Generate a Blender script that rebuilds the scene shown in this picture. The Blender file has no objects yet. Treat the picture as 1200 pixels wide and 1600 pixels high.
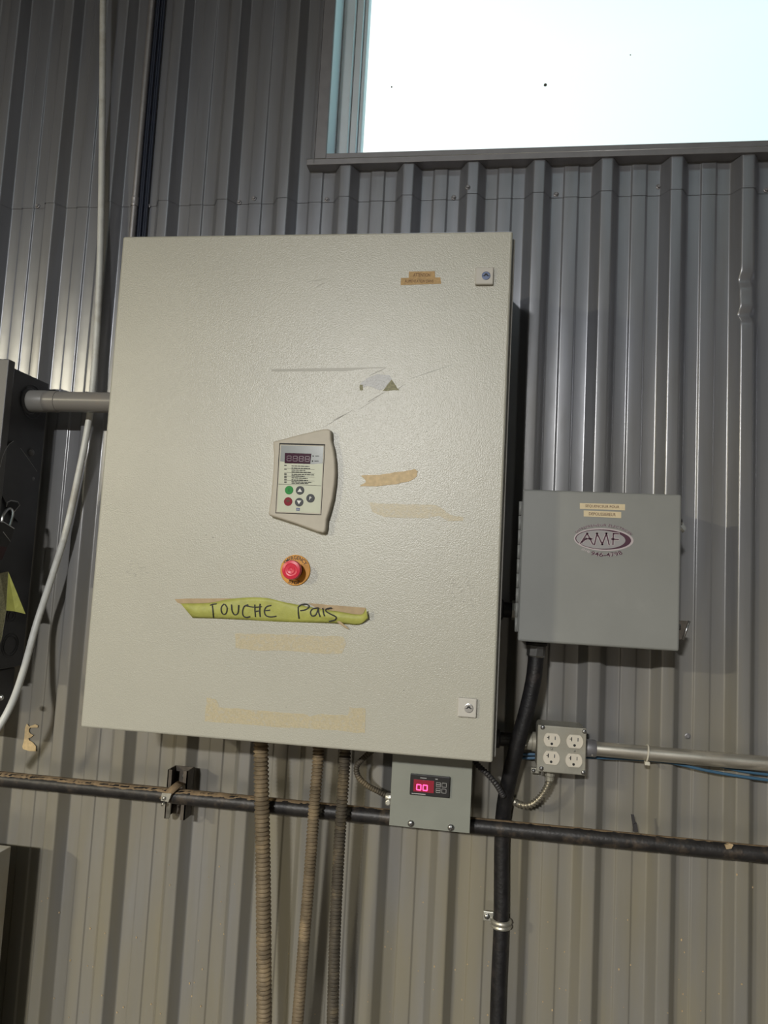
import bpy, bmesh, math, random
from mathutils import Vector, Matrix, noise
random.seed(7)
scene = bpy.context.scene
COL = scene.collection
V = Vector

# ------------------------------------------------------------------ camera
YAW, PITCH, ROLL = (math.radians(a) for a in (8.16, 5.07, 3.01))
FPX = 1150.0                                    # focal length for a 1200 x 1600 frame
EYE = V((0.776, -1.712, 1.5))
_f = V((-math.sin(YAW) * math.cos(PITCH), math.cos(YAW) * math.cos(PITCH), math.sin(PITCH)))
_r = V((math.cos(YAW), math.sin(YAW), 0))
_u = _r.cross(_f)
RIGHT = _r * math.cos(ROLL) + _u * math.sin(ROLL)
UP = _u * math.cos(ROLL) - _r * math.sin(ROLL)
FWD = _f
cam = bpy.data.cameras.new('camera')
cam.sensor_fit = 'VERTICAL'
cam.sensor_height = 24.0
cam.lens = FPX / 1600 * 24.0
cam.clip_start = 0.02
camo = bpy.data.objects.new('camera', cam)
COL.objects.link(camo)
camo.matrix_world = Matrix(((RIGHT.x, UP.x, -FWD.x, EYE.x), (RIGHT.y, UP.y, -FWD.y, EYE.y),
                            (RIGHT.z, UP.z, -FWD.z, EYE.z), (0, 0, 0, 1)))
scene.camera = camo

# ------------------------------------------------------------------ world, lamps, exposure
world = bpy.data.worlds.new('sky')
scene.world = world
world.use_nodes = True
wn, wl = world.node_tree.nodes, world.node_tree.links
wn.clear()
w_tc = wn.new('ShaderNodeTexCoord')
w_sep = wn.new('ShaderNodeSeparateXYZ')
w_map = wn.new('ShaderNodeMapRange')
w_ramp = wn.new('ShaderNodeValToRGB')
w_up = wn.new('ShaderNodeMapRange')
w_mix = wn.new('ShaderNodeMix')
w_mix.data_type = 'RGBA'
w_bg = wn.new('ShaderNodeBackground')
w_out = wn.new('ShaderNodeOutputWorld')
w_map.inputs['From Min'].default_value = -1.0
w_map.inputs['From Max'].default_value = 1.0
w_ramp.color_ramp.elements[0].color = (1.0, 0.869, 0.84, 1)       # hazy sun side
w_ramp.color_ramp.elements[1].color = (0.154, 0.411, 0.406, 1)
w_up.inputs['From Min'].default_value = 0.60                      # clear blue towards the zenith
w_up.inputs['From Max'].default_value = 1.0
w_mix.inputs['B'].default_value = (0.20, 0.32, 0.80, 1)
wl.new(w_tc.outputs['Generated'], w_sep.inputs[0])
wl.new(w_sep.outputs['X'], w_map.inputs['Value'])
wl.new(w_sep.outputs['Z'], w_up.inputs['Value'])
wl.new(w_map.outputs[0], w_ramp.inputs[0])
wl.new(w_ramp.outputs[0], w_mix.inputs['A'])
wl.new(w_up.outputs[0], w_mix.inputs['Factor'])
wl.new(w_mix.outputs['Result'], w_bg.inputs[0])
w_bg.inputs[1].default_value = 2.2
wl.new(w_bg.outputs[0], w_out.inputs[0])


def lamp(name, loc, target, size, power, color):
    d = bpy.data.lights.new(name, 'AREA')
    d.shape = 'DISK'
    d.size = size
    d.energy = power
    d.color = color
    o = bpy.data.objects.new(name, d)
    COL.objects.link(o)
    o.location = loc
    o.rotation_euler = (V(target) - V(loc)).to_track_quat('-Z', 'Y').to_euler()
    return o


# high-bay fittings, all facing straight down
lamp('high_bay_lamp', (-0.4, -6.8, 3.3), (-0.4, -6.8, 0), 0.45, 900, (1.0, 0.99, 0.955))
lamp('high_bay_lamp', (-4.2, -6.0, 3.1), (-4.2, -6.0, 0), 0.5, 600, (1.0, 0.91, 0.66))
lamp('high_bay_lamp', (1.5, -2.4, 6.3), (1.5, -2.4, 0), 0.5, 10, (1.0, 0.94, 0.80))

scene.view_settings.view_transform = 'Standard'
scene.view_settings.look = 'None'
scene.view_settings.exposure = 0.0
scene.view_settings.gamma = 1.0
scene.view_settings.use_curve_mapping = False


# ------------------------------------------------------------------ helpers: photo point at a real distance from the wall
def ray(px, py):
    return RIGHT * ((px - 600) / FPX) - UP * ((py - 800) / FPX) + FWD


def P(px, py, d=0.0):
    v = ray(px, py)
    return EYE + v * ((-d - EYE.y) / v.y)


def PX(px, py, X):
    v = ray(px, py)
    return EYE + v * ((X - EYE.x) / v.x)


# ------------------------------------------------------------------ materials
def mat(name, color, rough=0.5, metal=0.0, var=0.0, vscale=20.0, bump=0.0, bscale=200.0, spec=0.5,
        dirt=None, dscale=8.0, damt=0.5, stretch=None, emit=None, estr=0.0, coat=0.0, dmin=0.5, dmax=0.65, bdist=0.001,
        rvar=0.0):
    m = bpy.data.materials.new(name)
    m.use_nodes = True
    n, l = m.node_tree.nodes, m.node_tree.links
    b = n['Principled BSDF']
    b.inputs['Roughness'].default_value = rough
    b.inputs['Metallic'].default_value = metal
    b.inputs['Specular IOR Level'].default_value = spec
    b.inputs['Coat Weight'].default_value = coat
    b.inputs['Base Color'].default_value = (*color, 1)
    geo = n.new('ShaderNodeNewGeometry')
    src = geo.outputs['Position']
    if stretch:
        mp = n.new('ShaderNodeMapping')
        mp.inputs['Scale'].default_value = stretch
        l.new(src, mp.inputs[0])
        src_s = mp.outputs[0]
    else:
        src_s = src
    col = None
    if var > 0:
        t = n.new('ShaderNodeTexNoise')
        t.inputs['Scale'].default_value = vscale
        t.inputs['Detail'].default_value = 6
        l.new(src_s, t.inputs['Vector'])
        mr = n.new('ShaderNodeMapRange')
        mr.inputs['From Min'].default_value = 0.3
        mr.inputs['From Max'].default_value = 0.7
        mr.inputs['To Min'].default_value = 1 - var
        mr.inputs['To Max'].default_value = 1 + var
        l.new(t.outputs[0], mr.inputs['Value'])
        mx = n.new('ShaderNodeVectorMath')
        mx.operation = 'SCALE'
        mx.inputs[0].default_value = color
        l.new(mr.outputs[0], mx.inputs['Scale'])
        col = mx.outputs[0]
    if dirt:
        t = n.new('ShaderNodeTexNoise')
        t.inputs['Scale'].default_value = dscale
        t.inputs['Detail'].default_value = 8
        t.inputs['Roughness'].default_value = 0.65
        l.new(src_s, t.inputs['Vector'])
        mr = n.new('ShaderNodeMapRange')
        mr.inputs['From Min'].default_value = dmin
        mr.inputs['From Max'].default_value = dmax
        mr.inputs['To Max'].default_value = damt
        l.new(t.outputs[0], mr.inputs['Value'])
        mx = n.new('ShaderNodeMix')
        mx.data_type = 'RGBA'
        l.new(mr.outputs[0], mx.inputs['Factor'])
        if col:
            l.new(col, mx.inputs['A'])
        else:
            mx.inputs['A'].default_value = (*color, 1)
        mx.inputs['B'].default_value = (*dirt, 1)
        col = mx.outputs['Result']
        if metal > 0:
            mm = n.new('ShaderNodeMapRange')
            mm.inputs['To Min'].default_value = metal
            mm.inputs['To Max'].default_value = 0.0
            l.new(mr.outputs[0], mm.inputs['Value'])
            l.new(mm.outputs[0], b.inputs['Metallic'])
    if col:
        l.new(col, b.inputs['Base Color'])
    if bump > 0:
        t = n.new('ShaderNodeTexNoise')
        t.inputs['Scale'].default_value = bscale
        t.inputs['Detail'].default_value = 2
        l.new(src, t.inputs['Vector'])
        bp = n.new('ShaderNodeBump')
        bp.inputs['Strength'].default_value = bump
        bp.inputs['Distance'].default_value = bdist
        l.new(t.outputs[0], bp.inputs['Height'])
        l.new(bp.outputs[0], b.inputs['Normal'])
    if emit:
        b.inputs['Emission Color'].default_value = (*emit, 1)
        b.inputs['Emission Strength'].default_value = estr
    return m


M = {}
M['wall'] = mat('painted_steel_sheet', (0.265, 0.275, 0.31), 0.29, 0.5, var=0.10, vscale=5, stretch=(6, 6, 0.6),
                dirt=(0.17, 0.155, 0.125), dscale=1.6, damt=0.5, dmin=0.46, dmax=0.75, bump=0.25, bscale=14, bdist=0.0015)


def dust_film(m, colour, z0, z1, amount):
    """workshop dust clinging to the sheets, thickest where the floor kicks it up"""
    n, l = m.node_tree.nodes, m.node_tree.links
    b = n['Principled BSDF']
    geo = n.new('ShaderNodeNewGeometry')
    sep = n.new('ShaderNodeSeparateXYZ')
    l.new(geo.outputs['Position'], sep.inputs[0])
    mp = n.new('ShaderNodeMapping')
    mp.inputs['Scale'].default_value = (5, 5, 0.9)
    l.new(geo.outputs['Position'], mp.inputs[0])
    t = n.new('ShaderNodeTexNoise')
    t.inputs['Scale'].default_value = 2.2
    t.inputs['Detail'].default_value = 7
    l.new(mp.outputs[0], t.inputs['Vector'])
    hz = n.new('ShaderNodeMapRange')
    hz.inputs['From Min'].default_value = z1
    hz.inputs['From Max'].default_value = z0
    hz.inputs['To Max'].default_value = amount
    l.new(sep.outputs['Z'], hz.inputs['Value'])
    nz = n.new('ShaderNodeMapRange')
    nz.inputs['From Min'].default_value = 0.3
    nz.inputs['From Max'].default_value = 0.65
    nz.inputs['To Min'].default_value = 0.45
    l.new(t.outputs[0], nz.inputs['Value'])
    mu = n.new('ShaderNodeMath')
    mu.operation = 'MULTIPLY'
    l.new(hz.outputs[0], mu.inputs[0])
    l.new(nz.outputs[0], mu.inputs[1])
    mx = n.new('ShaderNodeMix')
    mx.data_type = 'RGBA'
    old = b.inputs['Base Color'].links[0].from_socket
    l.new(mu.outputs[0], mx.inputs['Factor'])
    l.new(old, mx.inputs['A'])
    mx.inputs['B'].default_value = (*colour, 1)
    l.new(mx.outputs['Result'], b.inputs['Base Color'])
    om = b.inputs['Metallic'].links[0].from_socket
    inv = n.new('ShaderNodeMath')
    inv.operation = 'SUBTRACT'
    inv.inputs[0].default_value = 1.0
    l.new(mu.outputs[0], inv.inputs[1])
    mm = n.new('ShaderNodeMath')
    mm.operation = 'MULTIPLY'
    l.new(om, mm.inputs[0])
    l.new(inv.outputs[0], mm.inputs[1])
    l.new(mm.outputs[0], b.inputs['Metallic'])


dust_film(M['wall'], (0.235, 0.205, 0.13), 0.9, 2.1, 0.8)
M['trim'] = mat('trim_steel', (0.25, 0.245, 0.26), 0.4, 0.4, var=0.08, vscale=30)
M['core'] = mat('insulated_core', (0.4, 0.4, 0.4), 0.8)
M['room'] = mat('room_wall_paint', (0.035, 0.036, 0.04), 0.6, var=0.2, vscale=1.5)
M['ceiling'] = mat('ceiling_liner', (0.035, 0.04, 0.065), 0.7)
M['floor'] = mat('concrete', (0.07, 0.055, 0.034), 0.65, var=0.25, vscale=3, bump=0.3, bscale=40)
M['vinyl'] = mat('window_vinyl', (0.78, 0.81, 0.84), 0.35, var=0.04, vscale=12)
M['reveal'] = mat('reveal_flashing', (0.82, 0.86, 0.90), 0.4, 0.0)
M['cab'] = mat('cabinet_paint', (0.425, 0.415, 0.355), 0.34, spec=0.8, var=0.035, vscale=5, bump=1.0, bscale=480, bdist=0.00043,
               dirt=(0.36, 0.35, 0.31), dscale=3.0, damt=0.22, dmin=0.5, dmax=0.75)
M['cabside'] = mat('cabinet_body_paint', (0.40, 0.39, 0.37), 0.4, bump=0.4, bscale=330, bdist=0.0005)
M['gasket'] = mat('black_gasket', (0.02, 0.02, 0.022), 0.7)
M['lockplate'] = mat('lock_plate_plastic', (0.52, 0.50, 0.46), 0.45)
M['chrome'] = mat('dull_chrome', (0.55, 0.55, 0.55), 0.28, 0.95, var=0.1, vscale=90)
M['darkhole'] = mat('dark_keyway', (0.012, 0.012, 0.014), 0.6)
M['bluelock'] = mat('blue_grey_lock_insert', (0.10, 0.13, 0.22), 0.35, 0.3)
M['kp'] = mat('keypad_beige_plastic', (0.48, 0.44, 0.365), 0.5, var=0.04, vscale=60)
M['kpface'] = mat('keypad_face_film', (0.50, 0.52, 0.40), 0.4, var=0.03, vscale=60)
M['kpgrey'] = mat('keypad_grey_film', (0.22, 0.24, 0.24), 0.22)
M['kpdisp'] = mat('keypad_display_glass', (0.05, 0.012, 0.03), 0.12)
M['seg'] = mat('unlit_segment', (0.10, 0.03, 0.06), 0.3)
M['black'] = mat('black_print', (0.02, 0.02, 0.02), 0.6)
M['white'] = mat('white_print', (0.75, 0.75, 0.72), 0.5)
M['green'] = mat('green_button', (0.03, 0.27, 0.06), 0.55, spec=0.25)
M['redbtn'] = mat('dark_red_button', (0.22, 0.01, 0.025), 0.55, spec=0.25)
M['greybtn'] = mat('grey_button', (0.075, 0.08, 0.09), 0.55, spec=0.25)
M['blueprint'] = mat('blue_print', (0.04, 0.07, 0.2), 0.5)
M['yellowdisc'] = mat('amber_disc', (0.62, 0.27, 0.015), 0.45, var=0.08, vscale=70)
M['mushroom'] = mat('red_push_button', (0.66, 0.02, 0.055), 0.33)
M['brownprint'] = mat('brown_print', (0.10, 0.03, 0.01), 0.6)
M['tapegreen'] = mat('yellow_green_tape', (0.40, 0.41, 0.10), 0.55, var=0.12, vscale=50, bump=0.4, bscale=90, bdist=0.003)
M['tapetan'] = mat('tan_tape_back', (0.42, 0.31, 0.18), 0.6, var=0.12, vscale=60)
M['tanlabel'] = mat('tan_label', (0.46, 0.30, 0.13), 0.6, var=0.15, vscale=200)
M['residue'] = mat('tape_residue', (0.46, 0.40, 0.265), 0.4, spec=0.7, var=0.10, vscale=300, bump=0.3, bscale=400,
                   dirt=(0.43, 0.41, 0.34), dscale=160, damt=0.8)
M['residue2'] = mat('tape_remnant', (0.55, 0.41, 0.22), 0.5, var=0.15, vscale=120)
M['scuff'] = mat('scuff_mark', (0.30, 0.29, 0.26), 0.45)
M['rub'] = mat('rub_mark_paint', (0.355, 0.345, 0.30), 0.4)
M['greypatch'] = mat('bare_grey_patch', (0.36, 0.36, 0.36), 0.35, bump=0.4, bscale=330)
M['olive'] = mat('olive_residue', (0.26, 0.25, 0.15), 0.6, var=0.3, vscale=250)
M['box'] = mat('grey_enamel', (0.235, 0.24, 0.23), 0.45, 0.0, var=0.05, vscale=8, bump=0.12, bscale=300,
               dirt=(0.30, 0.30, 0.29), dscale=14, damt=0.25, dmin=0.6, dmax=0.75)
M['ctl'] = mat('grey_green_enamel', (0.235, 0.245, 0.215), 0.45, var=0.05, vscale=15)
M['cream'] = mat('cream_label', (0.66, 0.55, 0.36), 0.55, var=0.05, vscale=100)
M['decalpale'] = mat('decal_pale_pink', (0.48, 0.42, 0.44), 0.45)
M['decalgrey'] = mat('decal_grey', (0.30, 0.29, 0.30), 0.45)
M['maroon'] = mat('decal_maroon', (0.055, 0.008, 0.028), 0.45)
M['module'] = mat('controller_black', (0.012, 0.012, 0.014), 0.3)
M['redwin'] = mat('red_display_window', (0.10, 0.002, 0.012), 0.15, emit=(0.30, 0.003, 0.02), estr=0.45)
M['led'] = mat('lit_red_digit', (0.9, 0.05, 0.2), 0.4, emit=(1.0, 0.06, 0.24), estr=2.4)
M['icon'] = mat('grey_icon_print', (0.42, 0.42, 0.42), 0.5)
M['zinc'] = mat('zinc_plated_steel', (0.50, 0.49, 0.44), 0.42, 0.8, var=0.15, vscale=60, dirt=(0.22, 0.18, 0.12), dscale=30, damt=0.5)
M['emt'] = mat('galvanised_conduit', (0.55, 0.52, 0.46), 0.38, 0.85, var=0.2, vscale=25, stretch=(0.5, 3, 3),
               dirt=(0.25, 0.21, 0.15), dscale=18, damt=0.6)
M['emtold'] = mat('dull_galvanised_conduit', (0.33, 0.32, 0.33), 0.42, 0.6, var=0.1, vscale=30)
M['outlet'] = mat('cast_box_grey', (0.36, 0.345, 0.29), 0.5, 0.35, var=0.12, vscale=40, dirt=(0.22, 0.18, 0.12), dscale=20, damt=0.4)
M['ivory'] = mat('ivory_receptacle', (0.72, 0.66, 0.55), 0.4)
M['pipe'] = mat('rusty_black_pipe', (0.024, 0.022, 0.022), 0.45, 0.2, var=0.4, vscale=40, bump=0.5, bscale=150, bdist=0.001,
                dirt=(0.13, 0.095, 0.065), dscale=30, damt=0.6, dmin=0.52, dmax=0.72)
M['dust'] = mat('settled_brown_dust', (0.22, 0.155, 0.09), 0.9, var=0.35, vscale=45, bump=0.6, bscale=180, bdist=0.001)
M['flex'] = mat('dusty_flex_conduit', (0.20, 0.155, 0.10), 0.6, 0.25, var=0.3, vscale=30, dirt=(0.35, 0.26, 0.15), dscale=16, damt=0.7)
M['flexdark'] = mat('dark_flex_conduit', (0.085, 0.072, 0.055), 0.6, 0.25, var=0.3, vscale=30, dirt=(0.22, 0.17, 0.10), dscale=16, damt=0.7)
M['liquid'] = mat('black_rubber_conduit', (0.011, 0.0105, 0.012), 0.5, var=0.4, vscale=60, bump=0.5, bscale=160, bdist=0.0015,
                  dirt=(0.07, 0.052, 0.045), dscale=24, damt=0.6, dmin=0.55, dmax=0.75)
M['bx'] = mat('armoured_cable_steel', (0.45, 0.42, 0.35), 0.38, 0.85, var=0.15, vscale=70)
M['blackcable'] = mat('black_cable', (0.03, 0.028, 0.03), 0.5)
M['white_cable'] = mat('white_cable_sheath', (0.62, 0.63, 0.61), 0.42, var=0.06, vscale=30, dirt=(0.36, 0.33, 0.27), dscale=9, damt=0.6)
M['navy'] = mat('navy_cable', (0.012, 0.017, 0.038), 0.42)
M['blue'] = mat('blue_wire', (0.045, 0.115, 0.20), 0.45)
M['pvc'] = mat('grey_pvc', (0.215, 0.205, 0.195), 0.33, var=0.04, vscale=20, dirt=(0.25, 0.2, 0.15), dscale=10, damt=0.35)
M['pvcband'] = mat('grey_pvc_fitting', (0.24, 0.235, 0.225), 0.4)
M['disc'] = mat('charcoal_enamel', (0.062, 0.064, 0.075), 0.45, var=0.1, vscale=20, bump=0.15, bscale=200)
M['discfront'] = mat('dark_grey_enamel', (0.12, 0.12, 0.13), 0.4, var=0.08, vscale=10)
M['edge'] = mat('worn_bare_edge', (0.5, 0.5, 0.5), 0.35, 0.8)
M['maroonpad'] = mat('dark_red_lock_sleeve', (0.05, 0.008, 0.015), 0.5)
M['board'] = mat('white_board', (0.55, 0.54, 0.50), 0.5, var=0.06, vscale=12, dirt=(0.45, 0.36, 0.2), dscale=4, damt=0.5)
M['brown_steel'] = mat('rusty_strut_steel', (0.10, 0.085, 0.07), 0.5, 0.5, var=0.3, vscale=50)
M['bug'] = mat('window_speck', (0.10, 0.09, 0.08), 0.8)
M['nylon'] = mat('white_nylon_tie', (0.6, 0.57, 0.48), 0.45)

gm = bpy.data.materials.new('window_glass')
gm.use_nodes = True
_n, _l = gm.node_tree.nodes, gm.node_tree.links
_n.clear()
_o = _n.new('ShaderNodeOutputMaterial')
_t = _n.new('ShaderNodeBsdfTransparent')
_g = _n.new('ShaderNodeBsdfGlossy')
_g.inputs['Roughness'].default_value = 0.02
_mx = _n.new('ShaderNodeMixShader')
_t.inputs['Color'].default_value = (0.97, 0.985, 0.98, 1)
_mx.inputs[0].default_value = 0.06
_l.new(_t.outputs[0], _mx.inputs[1])
_l.new(_g.outputs[0], _mx.inputs[2])
_l.new(_mx.outputs[0], _o.inputs[0])
M['glass'] = gm


# ------------------------------------------------------------------ mesh builder
WLOC = {}


def thing(name, loc, label=None, cat=None, group=None, kind=None, parent=None):
    o = bpy.data.objects.new(name, None)
    o.empty_display_size = 0.05
    COL.objects.link(o)
    set_parent(o, V(loc), parent)
    tag(o, label, cat, group, kind)
    return o


def tag(o, label=None, cat=None, group=None, kind=None):
    if label:
        o['label'] = label
    if cat:
        o['category'] = cat
    if group:
        o['group'] = group
    if kind:
        o['kind'] = kind
    return o


def set_parent(o, wloc, parent):
    WLOC[o.name] = V(wloc)
    if parent is not None:
        o.parent = parent
        o.location = V(wloc) - WLOC[parent.name]
    else:
        o.location = wloc


def inst(src, wloc, parent):
    o = src.copy()
    COL.objects.link(o)
    set_parent(o, wloc, parent)
    return o


class MB:
    def __init__(self):
        self.v, self.f, self.s = [], [], []

    def add(self, vs, fs, smooth=False):
        b = len(self.v)
        self.v += [V(p) for p in vs]
        for f in fs:
            self.f.append([b + i for i in f])
            self.s.append(smooth)
        return self

    def bm(self, bm, smooth=False):
        bm.verts.index_update()
        self.add([v.co.copy() for v in bm.verts], [[v.index for v in f.verts] for f in bm.faces], smooth)
        bm.free()
        return self

    def box(self, x0, x1, y0, y1, z0, z1, bev=0.0, seg=2, rot=None):
        bm = bmesh.new()
        bmesh.ops.create_cube(bm, size=1)
        for v in bm.verts:
            v.co = V(((x0 + x1) / 2 + v.co.x * (x1 - x0), (y0 + y1) / 2 + v.co.y * (y1 - y0), (z0 + z1) / 2 + v.co.z * (z1 - z0)))
        if bev > 0:
            bmesh.ops.bevel(bm, geom=bm.edges[:], offset=bev, segments=seg, affect='EDGES', profile=0.5)
        if rot:
            ang, axis, c = rot
            bmesh.ops.rotate(bm, verts=bm.verts[:], cent=V(c), matrix=Matrix.Rotation(ang, 3, axis))
        return self.bm(bm)

    def prism(self, pts, y0, y1, bev=0.0, seg=2):
        """outline of (x, z) points extruded between two depths"""
        bm = bmesh.new()
        a = [bm.verts.new((p[0], y0, p[1])) for p in pts]
        f = bm.faces.new(a)
        r = bmesh.ops.extrude_face_region(bm, geom=[f])
        for e in r['geom']:
            if isinstance(e, bmesh.types.BMVert):
                e.co.y = y1
        bmesh.ops.recalc_face_normals(bm, faces=bm.faces[:])
        if bev > 0:
            yy = min(y0, y1)
            es = [e for e in bm.edges if all(abs(v.co.y - yy) < 1e-6 for v in e.verts)]
            bmesh.ops.bevel(bm, geom=es, offset=bev, segments=seg, affect='EDGES', profile=0.5)
        return self.bm(bm)

    def slab(self, pts3, off):
        """polygon of 3-D points given thickness by the vector off"""
        n = len(pts3)
        off = V(off)
        vs = [V(p) for p in pts3] + [V(p) + off for p in pts3]
        fs = [list(range(n)), list(range(2 * n - 1, n - 1, -1))]
        fs += [[i, i + n, (i + 1) % n + n, (i + 1) % n] for i in range(n)]
        return self.add(vs, fs)

    def tube(self, path, r, n=12, caps=True, squash=None):
        path = [V(p) for p in path]
        k = len(path)
        rs = r if isinstance(r, (list, tuple)) else [r] * k
        t0 = (path[1] - path[0]).normalized()
        ref = V((0, 0, 1)) if abs(t0.z) < 0.9 else V((0, 1, 0))
        a = t0.cross(ref).normalized()
        vs, fs = [], []
        for i in range(k):
            t = (path[min(i + 1, k - 1)] - path[max(i - 1, 0)]).normalized()
            a = (a - t * a.dot(t)).normalized()
            b = t.cross(a)
            for j in range(n):
                q = 2 * math.pi * j / n
                o = (a * math.cos(q) + b * math.sin(q)) * rs[i]
                if squash:
                    o.y *= squash
                vs.append(path[i] + o)
        for i in range(k - 1):
            for j in range(n):
                fs.append([i * n + j, i * n + (j + 1) % n, (i + 1) * n + (j + 1) % n, (i + 1) * n + j])
        self.add(vs, fs, True)
        if caps:
            self.add(vs[:n], [list(range(n - 1, -1, -1))])
            self.add(vs[-n:], [list(range(n))])
        return self

    def lathe(self, prof, c, axis=(0, -1, 0), n=28, smooth=True):
        """profile of (radius, height along axis) turned about the axis through c"""
        c, axis = V(c), V(axis).normalized()
        ref = V((0, 0, 1)) if abs(axis.z) < 0.9 else V((1, 0, 0))
        a = axis.cross(ref).normalized()
        b = axis.cross(a)
        vs, fs = [], []
        for r, h in prof:
            for j in range(n):
                q = 2 * math.pi * j / n
                vs.append(c + axis * h + (a * math.cos(q) + b * math.sin(q)) * r)
        for i in range(len(prof) - 1):
            for j in range(n):
                fs.append([i * n + j, i * n + (j + 1) % n, (i + 1) * n + (j + 1) % n, (i + 1) * n + j])
        self.add(vs, fs, smooth)
        if prof[-1][0] > 1e-5:
            self.add(vs[-n:], [list(range(n))])
        if prof[0][0] > 1e-5:
            self.add(vs[:n], [list(range(n - 1, -1, -1))])
        return self

    def build(self, name, material, parent=None, auto=35):
        vs = self.v
        lo = V((min(p[i] for p in vs) for i in range(3)))
        hi = V((max(p[i] for p in vs) for i in range(3)))
        c = (lo + hi) / 2
        me = bpy.data.meshes.new(name)
        me.from_pydata([p - c for p in vs], [], self.f)
        me.polygons.foreach_set('use_smooth', self.s)
        bmx = bmesh.new()
        bmx.from_mesh(me)
        bmesh.ops.remove_doubles(bmx, verts=bmx.verts[:], dist=1e-6)
        bmesh.ops.recalc_face_normals(bmx, faces=bmx.faces[:])
        lim = math.radians(auto)
        for e in bmx.edges:
            if len(e.link_faces) == 2 and e.calc_face_angle(0) > lim:
                e.smooth = False
        bmx.to_mesh(me)
        bmx.free()
        me.materials.append(M[material] if isinstance(material, str) else material)
        o = bpy.data.objects.new(name, me)
        COL.objects.link(o)
        set_parent(o, c, parent)
        return o


def spline(pts, per=8):
    pts = [V(p) for p in pts]
    if len(pts) < 3:
        return pts
    e = [pts[0] * 2 - pts[1]] + pts + [pts[-1] * 2 - pts[-2]]
    out = []
    for i in range(1, len(e) - 2):
        p0, p1, p2, p3 = e[i - 1], e[i], e[i + 1], e[i + 2]
        for k in range(per):
            t = k / per
            out.append(0.5 * ((2 * p1) + (p2 - p0) * t + (2 * p0 - 5 * p1 + 4 * p2 - p3) * t * t + (3 * p1 - p0 - 3 * p2 + p3) * t ** 3))
    out.append(pts[-1])
    return out


def resample(path, step):
    out = [path[0].copy()]
    acc = 0.0
    for a, b in zip(path, path[1:]):
        L = (b - a).length
        pos = step - acc
        while pos <= L:
            out.append(a + (b - a) * (pos / L))
            pos += step
        acc = (acc + L) % step if L else acc
    out.append(path[-1].copy())
    return out


def ribbed(path, r, pitch, amp, n=14, sub=5):
    p = resample(spline(path, 12), pitch / sub)
    rs = [r + amp * (1 - 2 * abs(math.cos(math.pi * i / sub)) ** 2.2) for i in range(len(p))]
    return MB().tube(p, rs, n)


def pix(pts, d):
    return [P(a, b, d) for a, b in pts]


def xz(pts, d):
    return [(p.x, p.z) for p in pix(pts, d)]


def jag(pts, amp, n=4, seed=0):
    """add ragged in-between points to an outline"""
    rnd = random.Random(seed)
    out = []
    for i, a in enumerate(pts):
        b = pts[(i + 1) % len(pts)]
        for k in range(n):
            t = k / n
            j = amp if k else amp * 0.3
            out.append((a[0] + (b[0] - a[0]) * t + rnd.uniform(-j, j), a[1] + (b[1] - a[1]) * t + rnd.uniform(-j, j)))
    return out


_text_cache = {}


def text_geo(s, width=None, height=None, bold=0.0):
    """outline of a line of lettering as 2-D vertices and faces, centred on 0"""
    cu = bpy.data.curves.new('lettering', 'FONT')
    cu.body = s
    cu.size = 1.0
    cu.align_x = 'CENTER'
    cu.align_y = 'CENTER'
    cu.resolution_u = 3
    cu.offset = bold
    o = bpy.data.objects.new('lettering', cu)
    COL.objects.link(o)
    dg = bpy.context.evaluated_depsgraph_get()
    me = bpy.data.meshes.new_from_object(o.evaluated_get(dg))
    vs = [(v.co.x, v.co.y) for v in me.vertices]
    fs = [list(p.vertices) for p in me.polygons]
    bpy.data.objects.remove(o)
    bpy.data.curves.remove(cu)
    bpy.data.meshes.remove(me)
    x0, x1 = min(v[0] for v in vs), max(v[0] for v in vs)
    y0, y1 = min(v[1] for v in vs), max(v[1] for v in vs)
    sx = width / (x1 - x0) if width else None
    sy = height / (y1 - y0) if height else None
    sx = sx or sy
    sy = sy or sx
    vs = [((a - (x0 + x1) / 2) * sx, (b - (y0 + y1) / 2) * sy) for a, b in vs]
    return vs, fs


def lettering(name, s, c, width, height, material, parent, tilt=0.0, bold=0.0, lift=0.0):
    vs, fs = text_geo(s, width, height, bold)
    ca, sa = math.cos(tilt), math.sin(tilt)
    return MB().add([(c.x + a * ca - b * sa, c.y - lift, c.z + a * sa + b * ca) for a, b in vs], fs).build(name, material, parent)


def arc_lettering(name, s, c, rx, rz, a0, a1, height, material, parent, inward=False, bold=0.0):
    """lettering bent along an ellipse, from angle a0 to a1 (degrees, 90 = top)"""
    vs, fs = text_geo(s, 1.0, None, bold)
    h = max(v[1] for v in vs) - min(v[1] for v in vs)
    out = []
    for a, b in vs:
        q = math.radians(a0 + (a1 - a0) * (a + 0.5))
        k = b / h * height
        if inward:
            k = -k
        out.append((c.x + (rx + k) * math.cos(q), c.y, c.z + (rz + k) * math.sin(q)))
    return MB().add(out, fs).build(name, material, parent)


def ellipse(c, rx, rz, n=32, a0=0, a1=360):
    k = n if a1 - a0 >= 360 else n + 1
    return [(c[0] + rx * math.cos(math.radians(a0 + (a1 - a0) * i / n)), c[1] + rz * math.sin(math.radians(a0 + (a1 - a0) * i / n))) for i in range(k)]


# ------------------------------------------------------------------ the building shell
CREST = 0.028          # how far the ribs stand out from the pans
PERIOD = 0.1552
X_REF = 0.0715         # left edge of one crest flat
MINOR = 0.003
RX0, RX1, RY0, RZ1 = -7.0, 7.0, -11.0, 6.6


def rib_profile():
    # (x from the crest's left edge, stand-off) over one period
    return [(-0.0165, 0.0), (0.0, CREST), (0.027, CREST), (0.0435, 0.0), (0.0435 + 0.0285, 0.0), (0.0435 + 0.0315, MINOR),
            (0.0435 + 0.0625, MINOR), (0.0435 + 0.0655, 0.0)]


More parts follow.
